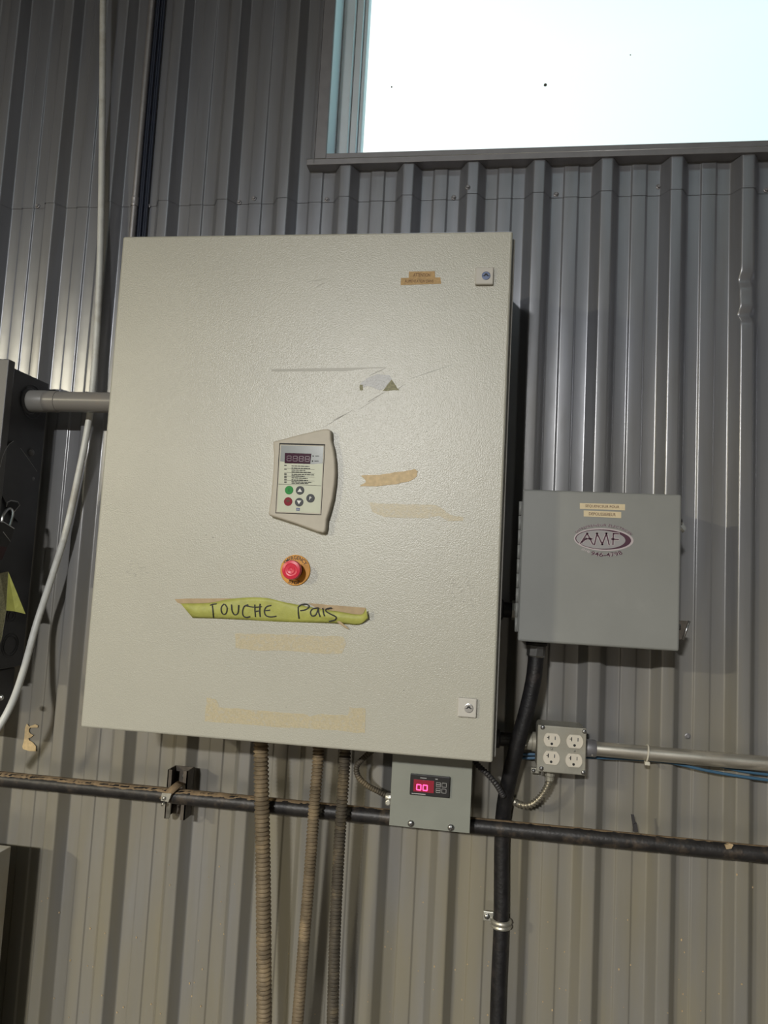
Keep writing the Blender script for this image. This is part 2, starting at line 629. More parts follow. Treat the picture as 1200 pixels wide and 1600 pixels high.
def rounded(pts, rad, seg=3):
    out = [pts[0]]
    for a, b, c in zip(pts, pts[1:], pts[2:]):
        a, b, c = V((a[0], a[1], 0)), V((b[0], b[1], 0)), V((c[0], c[1], 0))
        la, lc = (a - b).length, (c - b).length
        t = min(rad, la * 0.45, lc * 0.45)
        p0, p2 = b + (a - b) / la * t, b + (c - b) / lc * t
        for i in range(seg + 1):
            s = i / seg
            q = p0 * (1 - s) ** 2 + b * 2 * s * (1 - s) + p2 * s * s
            out.append((q.x, q.y))
    out.append(pts[-1])
    return out


def profile_between(xa, xb):
    raw = []
    k0 = math.floor((xa - X_REF) / PERIOD) - 1
    k1 = math.ceil((xb - X_REF) / PERIOD) + 1
    for k in range(k0, k1 + 1):
        raw += [(X_REF + k * PERIOD + x, s) for x, s in rib_profile()]
    pr = rounded(raw, 0.0036, 4)

    def at(x):
        for a, b in zip(pr, pr[1:]):
            if a[0] <= x <= b[0] and b[0] > a[0]:
                return a[1] + (b[1] - a[1]) * (x - a[0]) / (b[0] - a[0])
        return 0.0
    return [(xa, at(xa))] + [p for p in pr if xa + 1e-5 < p[0] < xb - 1e-5] + [(xb, at(xb))]


def standoff(x):
    u = (x - X_REF) % PERIOD
    pr = rib_profile()
    pr = pr + [(pr[0][0] + PERIOD, 0.0)]
    if u > pr[-1][0]:
        u -= PERIOD
    for a, b in zip(pr, pr[1:]):
        if a[0] <= u <= b[0]:
            return a[1] + (b[1] - a[1]) * (u - a[0]) / (b[0] - a[0])
    return 0.0


wall = thing('wall_back', (0, 0, 0), 'grey ribbed steel wall sheets behind the electrical boxes', kind='structure')
DENT = P(1158, 460, CREST)


def sheet(xa, xb, za, zb, off=0.0, dent=False):
    pr = profile_between(xa, xb)
    if dent:
        zs = [za] + [DENT.z - 0.14 + 0.005 * i for i in range(57)] + [zb]
    else:
        zs = [za, zb]
    vs, fs = [], []
    n = len(pr)
    for z in zs:
        for x, s in pr:
            y = -s - off
            if dent and abs(x - DENT.x - 0.012) < 0.05 and s > CREST * 0.35:
                t = (z - DENT.z)
                k = math.exp(-((t + 0.045) / 0.012) ** 2) + 0.8 * math.exp(-((t - 0.035) / 0.014) ** 2) + 0.35 * math.exp(-((t - 0.0) / 0.03) ** 2)
                y += 0.0075 * k
                x -= 0.004 * k
            vs.append((x, y, z))
    for i in range(len(zs) - 1):
        for j in range(n - 1):
            fs.append([i * n + j, i * n + j + 1, (i + 1) * n + j + 1, (i + 1) * n + j])
    o = MB().add(vs, fs, True).build('panel', 'wall', wall, auto=60)
    sol = o.modifiers.new('thickness', 'SOLIDIFY')
    sol.thickness = 0.0007
    sol.use_rim = False
    sol.offset = 1.0 if o.data.polygons[0].normal.y > 0 else -1.0
    return o


SEAM = [X_REF + 0.0135 + PERIOD * k for k in (-41, -35, -29, -23, -17, -11, -5, 1, 7, 13, 19, 25, 31, 37, 43)]
LAP = P(640, 305, CREST).z
WIN_X0, WIN_X1 = 0.345, 2.10
WIN_Z0, WIN_Z1 = 2.520, 3.75
for i, (a, b) in enumerate(zip(SEAM, SEAM[1:])):
    a, b = max(a, RX0), min(b, RX1)
    if b <= a:
        continue
    sheet(a - 0.010, b + 0.010, 0.0, LAP + 0.03, 0.0008 * (i % 2), dent=(a < DENT.x < b))
    if b < WIN_X0 or a > WIN_X1:
        sheet(a - 0.010, b + 0.010, LAP, RZ1, 0.0016 + 0.0008 * (i % 2))
    else:
        xa, xb = a - 0.010, b + 0.010
        if xa < WIN_X0:
            sheet(xa, WIN_X0 - 0.012, LAP, RZ1, 0.0016 + 0.0008 * (i % 2))
            xa = WIN_X0 - 0.012
        if xb > WIN_X1:
            sheet(WIN_X1 + 0.012, xb, LAP, RZ1, 0.0016 + 0.0008 * (i % 2))
            xb = WIN_X1 + 0.012
        sheet(xa, xb, LAP, WIN_Z0, 0.0016 + 0.0008 * (i % 2))
        sheet(xa, xb, WIN_Z1, RZ1, 0.0016 + 0.0008 * (i % 2))

WD = 0.20
(MB().box(RX0, WIN_X0, 0.004, WD, 0, RZ1).box(WIN_X1, RX1, 0.004, WD, 0, RZ1)
 .box(WIN_X0, WIN_X1, 0.004, WD, 0, WIN_Z0).box(WIN_X0, WIN_X1, 0.004, WD, WIN_Z1, RZ1)).build('wall_core', 'core', wall)

# screws with rubber washers along the girts
scr = None
for px, py in ((59, 322), (232, 322), (374, 316), (397, 310), (511, 312), (709, 309), (731, 293), (869, 304), (1029, 292), (1197, 297), (1074, 1150)):
    p = P(px, py, 0.004)
    s = standoff(p.x)
    p = P(px, py, s + 0.002)
    if scr is None:
        scr = MB().lathe([(0.0062, 0), (0.0062, 0.0012), (0.0055, 0.0018), (0.0040, 0.0020), (0.0038, 0.0048), (0.0030, 0.0056)], p, n=12).build('screw', 'trim', wall)
    else:
        inst(scr, p + (WLOC[scr.name] - SCR0), wall)
    if py == 322 and px == 59:
        SCR0 = p.copy()

tag(MB().box(RX0, RX1, RY0, 0.0, -0.12, 0.0).build('floor', 'floor'), 'grey concrete floor of the workshop', kind='structure')
KX0, KX1, KY0, KY1 = -1.2, 4.6, -8.8, -6.9             # opening for an unseen roof light, added to cool the upper wall
tag(MB().box(RX0, RX1, RY0, KY0, RZ1, RZ1 + 0.1).box(RX0, RX1, KY1, WD, RZ1, RZ1 + 0.1)
    .box(RX0, KX0, KY0, KY1, RZ1, RZ1 + 0.1).box(KX1, RX1, KY0, KY1, RZ1, RZ1 + 0.1).build('ceiling', 'ceiling'), 'dark ceiling of the workshop', kind='structure')
tag(MB().box(RX0 - 0.1, RX0, RY0, WD, 0, RZ1).build('wall_left', 'room'), 'far left workshop wall', kind='structure')
tag(MB().box(RX1, RX1 + 0.1, RY0, WD, 0, RZ1).build('wall_right', 'room'), 'far right workshop wall', kind='structure')
tag(MB().box(RX0, RX1, RY0 - 0.1, RY0, 0, RZ1).build('wall_front', 'room'), 'opposite workshop wall behind the camera', kind='structure')

rl = thing('added_roof_light', ((KX0 + KX1) / 2, KY0, RZ1), 'unseen roof light strip added in the dark ceiling for cool light on the upper wall', kind='structure')
for k in range(4):
    xa = KX0 + (KX1 - KX0) * k / 4
    MB().box(xa + 0.03, xa + (KX1 - KX0) / 4 - 0.03, KY0, KY1, RZ1 + 0.05, RZ1 + 0.056).build('pane', 'glass', rl)
    MB().box(xa - 0.03, xa + 0.03, KY0, KY1, RZ1 - 0.02, RZ1 + 0.09).build('glazing_bar', 'trim', rl)

# ------------------------------------------------------------------ window
win = thing('window_1', ((WIN_X0 + WIN_X1) / 2, 0, WIN_Z0), 'bright window above the cabinet with pale frame', kind='structure')
MB().box(WIN_X0, WIN_X0 + 0.0015, -0.030, 0.060, WIN_Z0, WIN_Z1).build('reveal', 'reveal', win)
MB().box(WIN_X1 - 0.0015, WIN_X1, -0.030, 0.060, WIN_Z0, WIN_Z1).build('reveal', 'reveal', win)
# vinyl frame: outer section, a stepped stop and a glazing bead on every side
fx = WIN_X0 + 0.002


def frame_ring(name, inset, width, y0, y1, material, bev=0.002):
    a, b, c, d = WIN_X0 + inset, WIN_X1 - inset, WIN_Z0 - 0.02 + inset, WIN_Z1 - inset
    for q in ((a, a + width, c, d), (b - width, b, c, d), (a + width, b - width, c, c + width), (a + width, b - width, d - width, d)):
        MB().box(q[0], q[1], y0, y1, q[2], q[3], bev).build(name, material, win)


frame_ring('frame', 0.002, 0.030, 0.055, 0.13, 'vinyl', 0.003)
frame_ring('sash', 0.032, 0.018, 0.075, 0.13, 'vinyl', 0.003)
frame_ring('glazing_bead', 0.050, 0.010, 0.092, 0.13, 'vinyl', 0.004)
MB().box(WIN_X0 + 0.055, WIN_X1 - 0.055, 0.108, 0.112, WIN_Z0 + 0.03, WIN_Z1 - 0.055).build('pane', 'glass', win)
for px, py, r in ((852, 133, 0.0042), (612, 136, 0.0022), (985, 86, 0.0016)):
    p = P(px, py, -0.107)
    MB().lathe([(r, 0), (r * 0.9, r * 0.5), (r * 0.4, r * 0.9)], p, n=8).build('speck', 'bug', win)
# metal flashing round the opening
tr = MB()
t1 = tag(MB().box(WIN_X0 - 0.028, WIN_X0 + 0.0005, -0.036, 0.001, WIN_Z0 - 0.006, WIN_Z1 + 0.03, 0.0008, 1)
         .box(WIN_X0 - 0.0295, WIN_X0 - 0.0275, -0.038, 0.0, WIN_Z0 - 0.018, WIN_Z1 + 0.03, 0.0006, 1)
         .build('trim_1', 'trim'), 'grey metal flashing down the left side of the window', kind='structure')
zl = P(800, 239.3, 0.037).z
zb = P(800, 248.5, 0.037).z
zt_ = P(800, 231.0, 0.034).z
t2 = tag(MB().box(WIN_X0 - 0.028, WIN_X1 + 0.03, -0.034, 0.004, zl - 0.004, zt_, 0.0008, 1).build('trim_2', 'trim'),
         'grey metal sill flashing under the bright window', kind='structure')
MB().box(WIN_X0 - 0.047, WIN_X1 + 0.05, -0.037, -0.002, zb, zl, 0.0010, 2).build('drip_lip', 'trim', t2)
MB().tube([V((WIN_X0 - 0.047, -0.0368, zl - 0.0003)), V((WIN_X1 + 0.05, -0.0368, zl - 0.0003))], 0.0009, 6).build('hem', 'edge', t2)
t3 = tag(MB().box(WIN_X1 - 0.0005, WIN_X1 + 0.028, -0.036, 0.001, WIN_Z0 - 0.006, WIN_Z1 + 0.03, 0.0008, 1)
         .build('trim_3', 'trim'), 'grey metal flashing down the right side of the window', kind='structure')
t4 = tag(MB().box(WIN_X0 - 0.028, WIN_X1 + 0.028, -0.037, 0.001, WIN_Z1, WIN_Z1 + 0.03, 0.0008, 1)
         .build('trim_4', 'trim'), 'grey metal flashing over the head of the window', kind='structure')

# ------------------------------------------------------------------ the big control cabinet
DF = 0.332                                   # door face, distance from the pans
CZ = EYE.z - 0.323
cab = thing('control_cabinet', (0.4, -0.17, CZ), 'large pale beige steel control cabinet with textured door, keypad and stop button', 'cabinet')
MB().box(-0.002, 0.8055, -0.308, -0.0295, CZ + 0.004, CZ + 0.996, 0.003).build('body', 'cabside', cab)
MB().box(0.006, 0.798, -0.315, -0.306, CZ + 0.008, CZ + 0.992).build('gasket', 'gasket', cab)
door = MB().box(0.0, 0.8, -DF, -0.3135, CZ, CZ + 1.0, 0.0042, 3).build('door', 'cab', cab)
for pz in (1103, 405):
    p = P(127 if pz > 500 else 190, pz, 0.31)
    MB().lathe([(0.004, -0.012), (0.004, 0.012), (0.002, 0.0135)], V((-0.004, -0.3105, p.z)), axis=(0, 0, 1), n=10).build('hinge_pin', 'chrome', cab)


def lock(px, py, insert):
    p = P(px, py, DF)
    h = 0.0172
    pl = MB().box(p.x - h, p.x + h, -DF - 0.0075, -DF + 0.001, p.z - h, p.z + h, 0.0022, 2).build('lock', 'lockplate', cab)
    c = V((p.x + 0.003, -DF - 0.0072, p.z - 0.0005))
    MB().lathe([(0.0082, 0), (0.0082, 0.0010), (0.0074, 0.0012)], c, n=24).build('lock_barrel', insert, pl)
    MB().prism([(c.x + a, c.z + b) for a, b in ((-0.0072, -0.0006), (-0.0035, 0.0006), (-0.002, 0.004), (0.002, 0.004), (0.0035, 0.0006), (0.0072, -0.0006),
                                               (0.003, -0.0012), (0.0, 0.001), (-0.003, -0.0012))], c.y - 0.0010, c.y - 0.0018).build('keyway', 'darkhole', pl)


lock(757, 433, 'bluelock')
lock(730, 1105, 'chrome')

# keypad of the drive
kd = DF
KP = lambda cx, cy: (410 + cx * 0.11246, 660 + cy * 0.1125)
outl = [(145, 262), (300, 225), (490, 172), (760, 108), (860, 88), (915, 90), (950, 112), (955, 240), (985, 360), (1008, 520), (1014, 700), (1004, 850), (975, 1050),
        (930, 1230), (890, 1350), (884, 1450), (872, 1512), (840, 1535), (770, 1522), (450, 1405), (95, 1292), (82, 1268), (120, 1000), (150, 650), (155, 450)]
kpo = [KP(a, b) for a, b in outl]
kp = MB().prism(xz(kpo, kd + 0.018), -kd - 0.018, -kd + 0.001, 0.0035, 3).build('keypad', 'kp', cab)
kp['label'] = 'beige drive keypad with dark display and five round buttons'
kf = kd + 0.0182


def kquad(pts, d0, d1):
    return MB().prism(xz([KP(a, b) for a, b in pts], d1), -d1, -d0)


kquad([(236, 285), (872, 303), (818, 1288), (180, 1262)], kf - 0.004, kf).build('recess', 'gasket', kp)
kquad([(246, 306), (862, 322), (810, 1276), (190, 1250)], kf - 0.002, kf + 0.0012).build('face_rim', 'kp', kp)
kquad([(256, 316), (852, 332), (800, 1262), (205, 1240)], kf, kf + 0.0016).build('face_film', 'kpface', kp)
kquad([(258, 318), (850, 334), (836, 568), (690, 580), (560, 578), (400, 560), (248, 540)], kf, kf + 0.0019).build('upper_film', 'kpgrey', kp)
kquad([(312, 424), (680, 434), (664, 576), (308, 566)], kf, kf + 0.0023).build('display', 'kpdisp', kp)
for i in range(4):
    cx = 372 + i * 84
    sg = MB()
    for bx0, by0, bx1, by1 in ((-24, -38, 24, -30), (-24, -4, 24, 4), (-24, 30, 24, 38), (-32, -34, -24, -2), (24, -34, 32, -2), (-34, 2, -26, 34), (22, 2, 30, 34)):
        q = xz([KP(cx + a, 500 + i * 3 + b) for a, b in ((bx0, by0), (bx1, by0), (bx1, by1), (bx0, by1))], kf + 0.0024)
        sg.prism(q, -kf - 0.0026, -kf - 0.0022)
    sg.build('digit_segment', 'seg', kp)
pr = MB()
rnd = random.Random(3)
for k, (yy, x1) in enumerate(((606, 655), (636, 665), (664, 600), (690, 680), (722, 725), (745, 590), (772, 632), (800, 636), (826, 690), (846, 640))):
    x = 408
    while x < x1:
        w = rnd.uniform(22, 60)
        pr.prism(xz([KP(a, b + (a - 400) * 0.03) for a, b in ((x, yy - 6), (min(x + w, x1), yy - 6), (min(x + w, x1), yy + 5), (x, yy + 5))], kf), -kf - 0.0020, -kf - 0.0014)
        x += w + 7
for yy in (600, 652, 708, 728, 752, 772, 795, 815, 835):
    pr.prism(xz([KP(a, b) for a, b in ((308, yy - 7), (340, yy - 6), (340, yy + 6), (306, yy + 5))], kf), -kf - 0.0020, -kf - 0.0014)
for yy in (642, 696, 748, 804):
    pr.prism(xz([KP(a, b) for a, b in ((342, yy - 1.5), (728, yy + 12), (728, yy + 15), (342, yy + 1.5))], kf), -kf - 0.0019, -kf - 0.0014)
pr.prism(xz([KP(a, b) for a, b in ((226, 855), (822, 880), (822, 884), (226, 860))], kf), -kf - 0.0019, -kf - 0.0014)
for a, b in ((708, 470), (700, 540)):
    pr.prism(xz([KP(a + q, b + w) for q, w in ((-9, -9), (9, -9), (9, 9), (-9, 9))], kf), -kf - 0.0022, -kf - 0.0016)
    pr.prism(xz([KP(a + q, b + w) for q, w in ((28, -5), (84, -4), (84, 4), (28, 4))], kf), -kf - 0.0022, -kf - 0.0016)
pr.build('printed_legend', 'black', kp)
for cx, cy, m, sym in ((370, 940, 'green', 'I'), (522, 944, 'greybtn', 'U'), (668, 1054, 'greybtn', 'P'), (357, 1099, 'redbtn', 'O'), (510, 1108, 'greybtn', 'D')):
    c = P(*KP(cx, cy), kf + 0.002)
    bt = MB().lathe([(0.0083, -0.001), (0.0083, 0.0008), (0.0078, 0.0014), (0.0, 0.0017)], V((c.x, -kf - 0.0012, c.z)), n=24).build('button', m, kp)
    # sub-parts below the keypad stay flat print
    if sym in 'UD':
        s = 1 if sym == 'U' else -1
        MB().prism([(c.x - 0.0045, c.z - 0.003 * s), (c.x + 0.0045, c.z - 0.003 * s), (c.x, c.z + 0.004 * s)], -kf - 0.0034, -kf - 0.0026).build('arrow_print', 'white', kp)
    elif sym == 'P':
        lettering('letter_print', 'P', V((c.x, -kf - 0.0032, c.z)), None, 0.006, 'white', kp, bold=0.02)
    elif sym == 'I':
        lettering('letter_print', 'I', V((c.x, -kf - 0.0032, c.z)), None, 0.006, 'black', kp, bold=0.02)
    else:
        MB().prism(ellipse((c.x, c.z + 0.001), 0.0035, 0.0022, 12), -kf - 0.0034, -kf - 0.0026).build('letter_print', 'brownprint', kp)
c = P(*KP(498, 1208), kf)
MB().box(c.x - 0.0034, c.x + 0.0034, -kf - 0.0021, -kf - 0.001, c.z - 0.0026, c.z + 0.0026).build('maker_mark', 'blueprint', kp)
MB().add(*[[V((c.x + a, -kf - 0.0023, c.z + b)) for a, b in ((-0.0025, -0.0016), (-0.0012, 0.0016), (0.0, -0.0016), (0.0012, 0.0016), (0.0025, -0.0016), (0.0019, -0.0016), (0.0011, 0.0006), (0, -0.0022), (-0.0011, 0.0006), (-0.0019, -0.0016))],
          [[0, 1, 8, 9], [1, 2, 7, 8], [2, 3, 6, 7], [3, 4, 5, 6]]]).build('maker_mark_zigzag', 'white', kp)

# emergency stop
ec = P(461.8, 890.9, DF)
es = MB().lathe([(0.0294, -0.001), (0.0294, 0.0022), (0.0286, 0.003)], V((ec.x, -DF, ec.z)), n=48).build('emergency_stop', 'yellowdisc', cab)
es['label'] = 'red mushroom emergency stop button on amber disc'
MB().lathe([(0.0125, 0.002), (0.0125, 0.017), (0.0165, 0.019), (0.0182, 0.022), (0.0184, 0.030), (0.0172, 0.0335), (0.0125, 0.0345), (0.0115, 0.0340), (0.0085, 0.0340), (0.0075, 0.0347),
            (0.005, 0.0347), (0.0042, 0.0343), (0.0022, 0.0343), (0.0, 0.0346)], V((ec.x, -DF, ec.z)), n=40).build('push_button', 'mushroom', es)
MB().lathe([(0.0128, 0.0025), (0.0150, 0.0030), (0.0150, 0.006), (0.0128, 0.0065)], V((ec.x, -DF, ec.z)), n=30).build('collar', 'gasket', es)
e2 = V((ec.x, -DF - 0.0034, ec.z))
arc_lettering('lettering', 'EMERGENCY', e2, 0.0240, 0.0240, 150, 30, 0.0072, 'black', es, bold=0.012)
arc_lettering('lettering', 'STOP', e2, 0.0240, 0.0240, 243, 297, 0.0068, 'black', es, inward=True, bold=0.012)

# tan warning labels
for pts, txt, cc, w, h in (([(639, 424.5), (679.5, 424), (680, 435), (638.5, 436)], 'ATTENTION', (659, 430), 0.033, 0.0068),
                           ([(626.5, 434.5), (688, 433.5), (689.5, 443.5), (626, 445.5)], 'ALIMENTATION DANS', (655, 439.5), 0.056, 0.0058)):
    dd = DF + (0.0008 if txt[1] == 'T' else 0.0005)
    lb = MB().prism(xz(pts, DF), -dd, -DF + 0.0005).build('warning_label', 'tanlabel', cab)
    lettering('lettering', txt, V((P(*cc, DF).x, -dd - 0.0003, P(*cc, DF).z)), w, h, 'brownprint', lb, tilt=math.radians(-0.6))

# old tape remnants and glue residue on the door
RES = [
    ('tape_remnant', 'residue2', [(564, 743), (592, 742), (625, 737), (648, 733), (653, 736), (650, 746), (640, 752), (615, 757), (585, 760), (562, 760), (572, 752)], 0.0009, 0.8),
    ('tape_residue', 'residue', [(577, 785), (600, 787), (640, 788), (680, 789), (690, 794), (704, 805), (724, 808), (724, 814), (700, 814), (686, 806), (664, 810), (600, 808), (582, 800)], 0.0004, 0.7),
    ('tape_residue', 'residue', [(367, 990), (400, 990.5), (445, 991), (500, 994), (536, 994.5), (541, 1005), (534, 1021), (500, 1021), (450, 1017), (400, 1016.5), (368, 1012)], 0.0004, 0.8),
    ('tape_residue', 'residue', [(323, 1090), (336, 1092), (343, 1105), (400, 1110), (476, 1115), (484, 1120), (502, 1115), (543, 1118), (546, 1105), (571, 1107), (570, 1145), (500, 1140), (400, 1133), (320, 1127)], 0.0004, 1.0),
    ('bare_patch', 'greypatch', [(563, 600), (572, 592), (588, 585), (608, 586), (612, 592), (600, 607), (594, 610), (575, 603), (563, 606)], 0.0003, 0.5),
    ('glue_spot', 'olive', [(612, 593), (624, 610), (598, 611)], 0.0005, 0.9),
    ('glue_spot', 'olive', [(562, 601), (567, 601), (567, 610), (562, 610)], 0.0004, 0.5),
    ('rub_mark', 'rub', [(424, 577), (600, 573.6), (604, 575), (560, 577), (540, 580), (424, 580.5)], 0.00012, 0.3),
]
for i, (nm, m, pts, t, a) in enumerate(RES):
    MB().prism(xz(jag(pts, a, 4, i), DF), -DF - t, -DF + 0.0005).build(nm, m, cab)
for a, b, w in (((505, 668), (552, 640), 0.5), ((575, 628), (602, 612), 0.7), ((618, 611), (631, 601), 0.7), ((640, 592), (706, 570), 0.45), ((520, 657), (540, 647), 0.7),
                ((560, 640), (590, 622), 0.3), ((480, 440), (513, 436), 0.35), ((495, 448), (508, 441), 0.4), ((577, 587), (603, 575), 0.6)):
    dx, dy = b[0] - a[0], b[1] - a[1]
    L = math.hypot(dx, dy)
    nx, ny = -dy / L * w, dx / L * w
    MB().prism(xz([(a[0] + nx * 0.4, a[1] + ny * 0.4), ((a[0] + b[0]) / 2 + nx, (a[1] + b[1]) / 2 + ny), (b[0] + nx * .2, b[1] + ny * .2), (b[0] - nx * .2, b[1] - ny * .2),
                 ((a[0] + b[0]) / 2 - nx, (a[1] + b[1]) / 2 - ny), (a[0] - nx * 0.4, a[1] - ny * 0.4)], DF), -DF - 0.0002, -DF + 0.0005).build('scratch', 'scuff', cab)
sp = MB()
for px, py, r in ((322, 836, 1.6), (333, 840, 1.8), (315, 820, 1.0), (342, 813, 0.8), (667, 674, 1.2), (603, 696, 0.9), (714, 868, 1.3), (631, 1079, 1.5), (634, 1090, 0.7), (560, 994, 1.0),
                  (301, 1021, 0.9), (589, 1011, 1.1), (612, 883, 0.8), (672, 563, 0.8), (272, 562, 1.0), (230, 706, 0.9), (478, 1068, 0.9), (576, 1060, 0.9), (358, 1138, 0.8), (770, 859, 1.0),
                  (447, 1105, 0.9), (560, 1108, 0.8)):
    p = P(px, py, DF)
    sp.prism(ellipse((p.x, p.z), r * 0.0011, r * 0.0008, 8), -DF - 0.0003, -DF + 0.0004)
rnd = random.Random(11)
for cx, cy, w, h, n in ((720, 920, 18, 28, 34), (212, 890, 16, 14, 22)):
    for k in range(n):
        a, b = cx + rnd.uniform(-w, w), cy + rnd.uniform(-h, h)
        L, s = rnd.uniform(1.5, 5.5), rnd.uniform(-0.5, 0.5)
        sp.prism(xz([(a, b), (a + L, b + L * s), (a + L, b + L * s + 0.5), (a, b + 0.6)], DF), -DF - 0.0002, -DF + 0.0004)
tag(sp.build('scuff_specks', 'scuff', cab), kind='stuff')

# ------------------------------------------------------------------ hand-written tape note on the cabinet
NT = lambda cx, cy: (260 + cx * 0.28333, 850 + cy * 0.2833)
top_c = [(78, 328), (240, 324), (330, 306), (400, 298), (480, 294), (560, 299), (640, 318), (720, 334), (850, 358), (960, 374), (1072, 389), (1100, 356)]
bot_c = [(145, 408), (290, 412), (380, 416), (450, 419), (540, 424), (620, 428), (700, 431), (800, 434), (900, 437), (990, 442), (1065, 445), (1112, 410)]


def note_d(u, v):
    curl = 0.010 * max(0, (u - 0.86) / 0.14) ** 2
    return DF + 0.0012 + 0.0055 * math.sin(math.pi * min(1, max(0, v))) * (0.5 + 0.5 * math.sin(u * 9 + 1)) + 0.0040 * (1 - v) * (0.4 + 0.6 * abs(math.sin(u * 5))) + curl


tp = spline([V((*NT(*a), 0)) for a in top_c], 4)
bt_ = spline([V((*NT(*a), 0)) for a in bot_c], 4)
nv = 7
vs, fs = [], []
nu = len(tp)
for i in range(nu):
    for j in range(nv):
        v = j / (nv - 1)
        q = tp[i].lerp(bt_[i], v)
        vs.append(P(q.x, q.y, note_d(i / (nu - 1), v)))
for i in range(nu - 1):
    for j in range(nv - 1):
        fs.append([i * nv + j, (i + 1) * nv + j, (i + 1) * nv + j + 1, i * nv + j + 1])
note = thing('tape_note', P(420, 970, DF), 'yellow-green tape strip hand-lettered TOUCHE PAS on the pale cabinet door', 'note')
st = MB().add(vs, fs, True).build('tape_strip', 'tapegreen', note)
_s = st.modifiers.new('thickness', 'SOLIDIFY')
_s.thickness = 0.0004
for pts in ([(45, 304), (120, 301), (400, 300), (420, 310), (240, 330), (90, 336), (60, 322)], [(780, 326), (900, 336), (1100, 352), (1082, 392), (960, 378), (840, 360)]):
    MB().prism(xz([NT(*a) for a in pts], DF + 0.001), -DF - 0.0012, -DF - 0.0002).build('backing_tape', 'tapetan', note)
MB().tube([P(*NT(945, 425), DF + 0.004), P(*NT(985, 455), DF + 0.006), P(*NT(1005, 468), DF + 0.007)], [0.0028, 0.0022, 0.0006], 6, squash=0.4).build('torn_end', 'tapetan', note)
STR = [[(252, 334), (256, 370), (259, 406)], [(240, 338), (258, 332), (278, 330)],
       [(318, 330), (304, 345), (302, 370), (314, 388), (330, 380), (334, 352), (322, 332)],
       [(358, 334), (362, 370), (376, 390), (394, 380), (398, 336)],
       [(450, 334), (428, 345), (420, 372), (424, 396), (442, 405), (462, 400)],
       [(487, 334), (488, 370), (491, 402)], [(516, 330), (514, 370), (517, 402)], [(438, 340), (480, 348), (524, 346)], [(488, 372), (516, 368)],
       [(578, 338), (552, 346), (540, 368), (548, 394), (575, 402), (606, 398)], [(545, 368), (572, 364)],
       [(726, 346), (727, 380), (731, 412)], [(724, 350), (745, 334), (775, 332), (786, 346), (768, 362), (738, 368)],
       [(832, 352), (806, 358), (794, 376), (802, 396), (822, 392), (834, 366), (836, 350), (840, 380), (848, 402)],
       [(862, 352), (866, 380), (872, 398)],
       [(912, 352), (886, 356), (878, 368), (900, 384), (934, 402), (930, 418), (896, 427)]]
LETTER = [0, 0, 1, 2, 3, 4, 4, 4, 4, 5, 5, 6, 6, 7, 7, 8]
inks = {}
for k, s in zip(LETTER, STR):
    ink = inks.setdefault(k, MB())
    q = spline([V((a, b, 0)) for a, b in s], 6)
    path = []
    for p in q:
        # find strip coordinate
        px, py = NT(p.x, p.y)
        i = min(range(nu), key=lambda k: abs((tp[k].x + bt_[k].x) / 2 - px))
        v = (py - tp[i].y) / max(1e-3, bt_[i].y - tp[i].y)
        path.append(P(px, py, note_d(i / (nu - 1), v) + 0.0010))
    ink.tube(path, 0.00125, 6, squash=0.45)
for k in inks:
    inks[k].build('ink_letter', 'black', note)

# ------------------------------------------------------------------ grey hinged box with the contractor's decal
BD = 0.20
gb = thing('junction_box', V((0.997, -0.11, 1.387)), 'grey hinged steel box carrying the oval AMF decal, right of the cabinet', 'electrical box')
gx0, gx1, gz0, gz1 = 0.8424, 1.1515, 1.387, 1.6936
MB().box(gx0 + 0.004, gx1 - 0.004, -BD + 0.017, -0.029, gz0 + 0.006, gz1 - 0.004, 0.003).build('body', 'box', gb)
MB().box(gx0, gx1, -BD, -BD + 0.016, gz0, gz1, 0.0045, 3).build('lid', 'box', gb)
hg = MB()
for k in range(9):
    z = gz0 + 0.018 + k * 0.0295
    hg.tube([V((gx0 - 0.0035, -BD + 0.014, z)), V((gx0 - 0.0035, -BD + 0.014, z + 0.0285))], 0.0032, 8)
hg.box(gx0 - 0.001, gx0 + 0.0055, -BD + 0.013, -BD + 0.0205, gz0 + 0.018, gz0 + 0.283)
hg.build('hinge', 'box', gb)


def latch(z, k):
    x = gx1 - 0.004
    cl = MB().box(x - 0.001, x + 0.004, -0.165, -0.140, z - 0.016, z + 0.012, 0.001).build('latch', 'zinc', gb)
    b = V((x + 0.010, -0.155, z))
    MB().tube([V((x + 0.003, -0.155, z)), V((x + 0.016, -0.155, z))], 0.0055, 10).build('latch_screw', 'chrome', cl)
    e0, e1 = k
    MB().slab([V((x + 0.003, -0.150, z + 0.012)), V((x + 0.034, -0.150, z + 0.012)), V((x + 0.022, -0.150, z - 0.026)), V((x + 0.003, -0.150, z - 0.024))] if k[0] else
              [V((x + 0.003, -0.150, z + 0.016)), V((x + 0.012, -0.150, z + 0.012)), V((x + 0.026, -0.150, z - 0.014)), V((x + 0.020, -0.150, z - 0.022)), V((x + 0.003, -0.150, z - 0.004))],
              (0, 0.0025, 0)).build('latch_plate', 'brown_steel' if k[0] else 'box', cl)
    if k[0]:
        MB().tube([V((x + 0.034, -0.153, z + 0.012)), V((x + 0.022, -0.153, z - 0.026))], 0.0026, 8).build('latch_bar', 'chrome', cl)
    else:
        MB().tube([V((x + 0.003, -0.153, z - 0.002)), V((x + 0.020, -0.153, z - 0.021))], 0.0028, 8).build('latch_bar', 'zinc', cl)


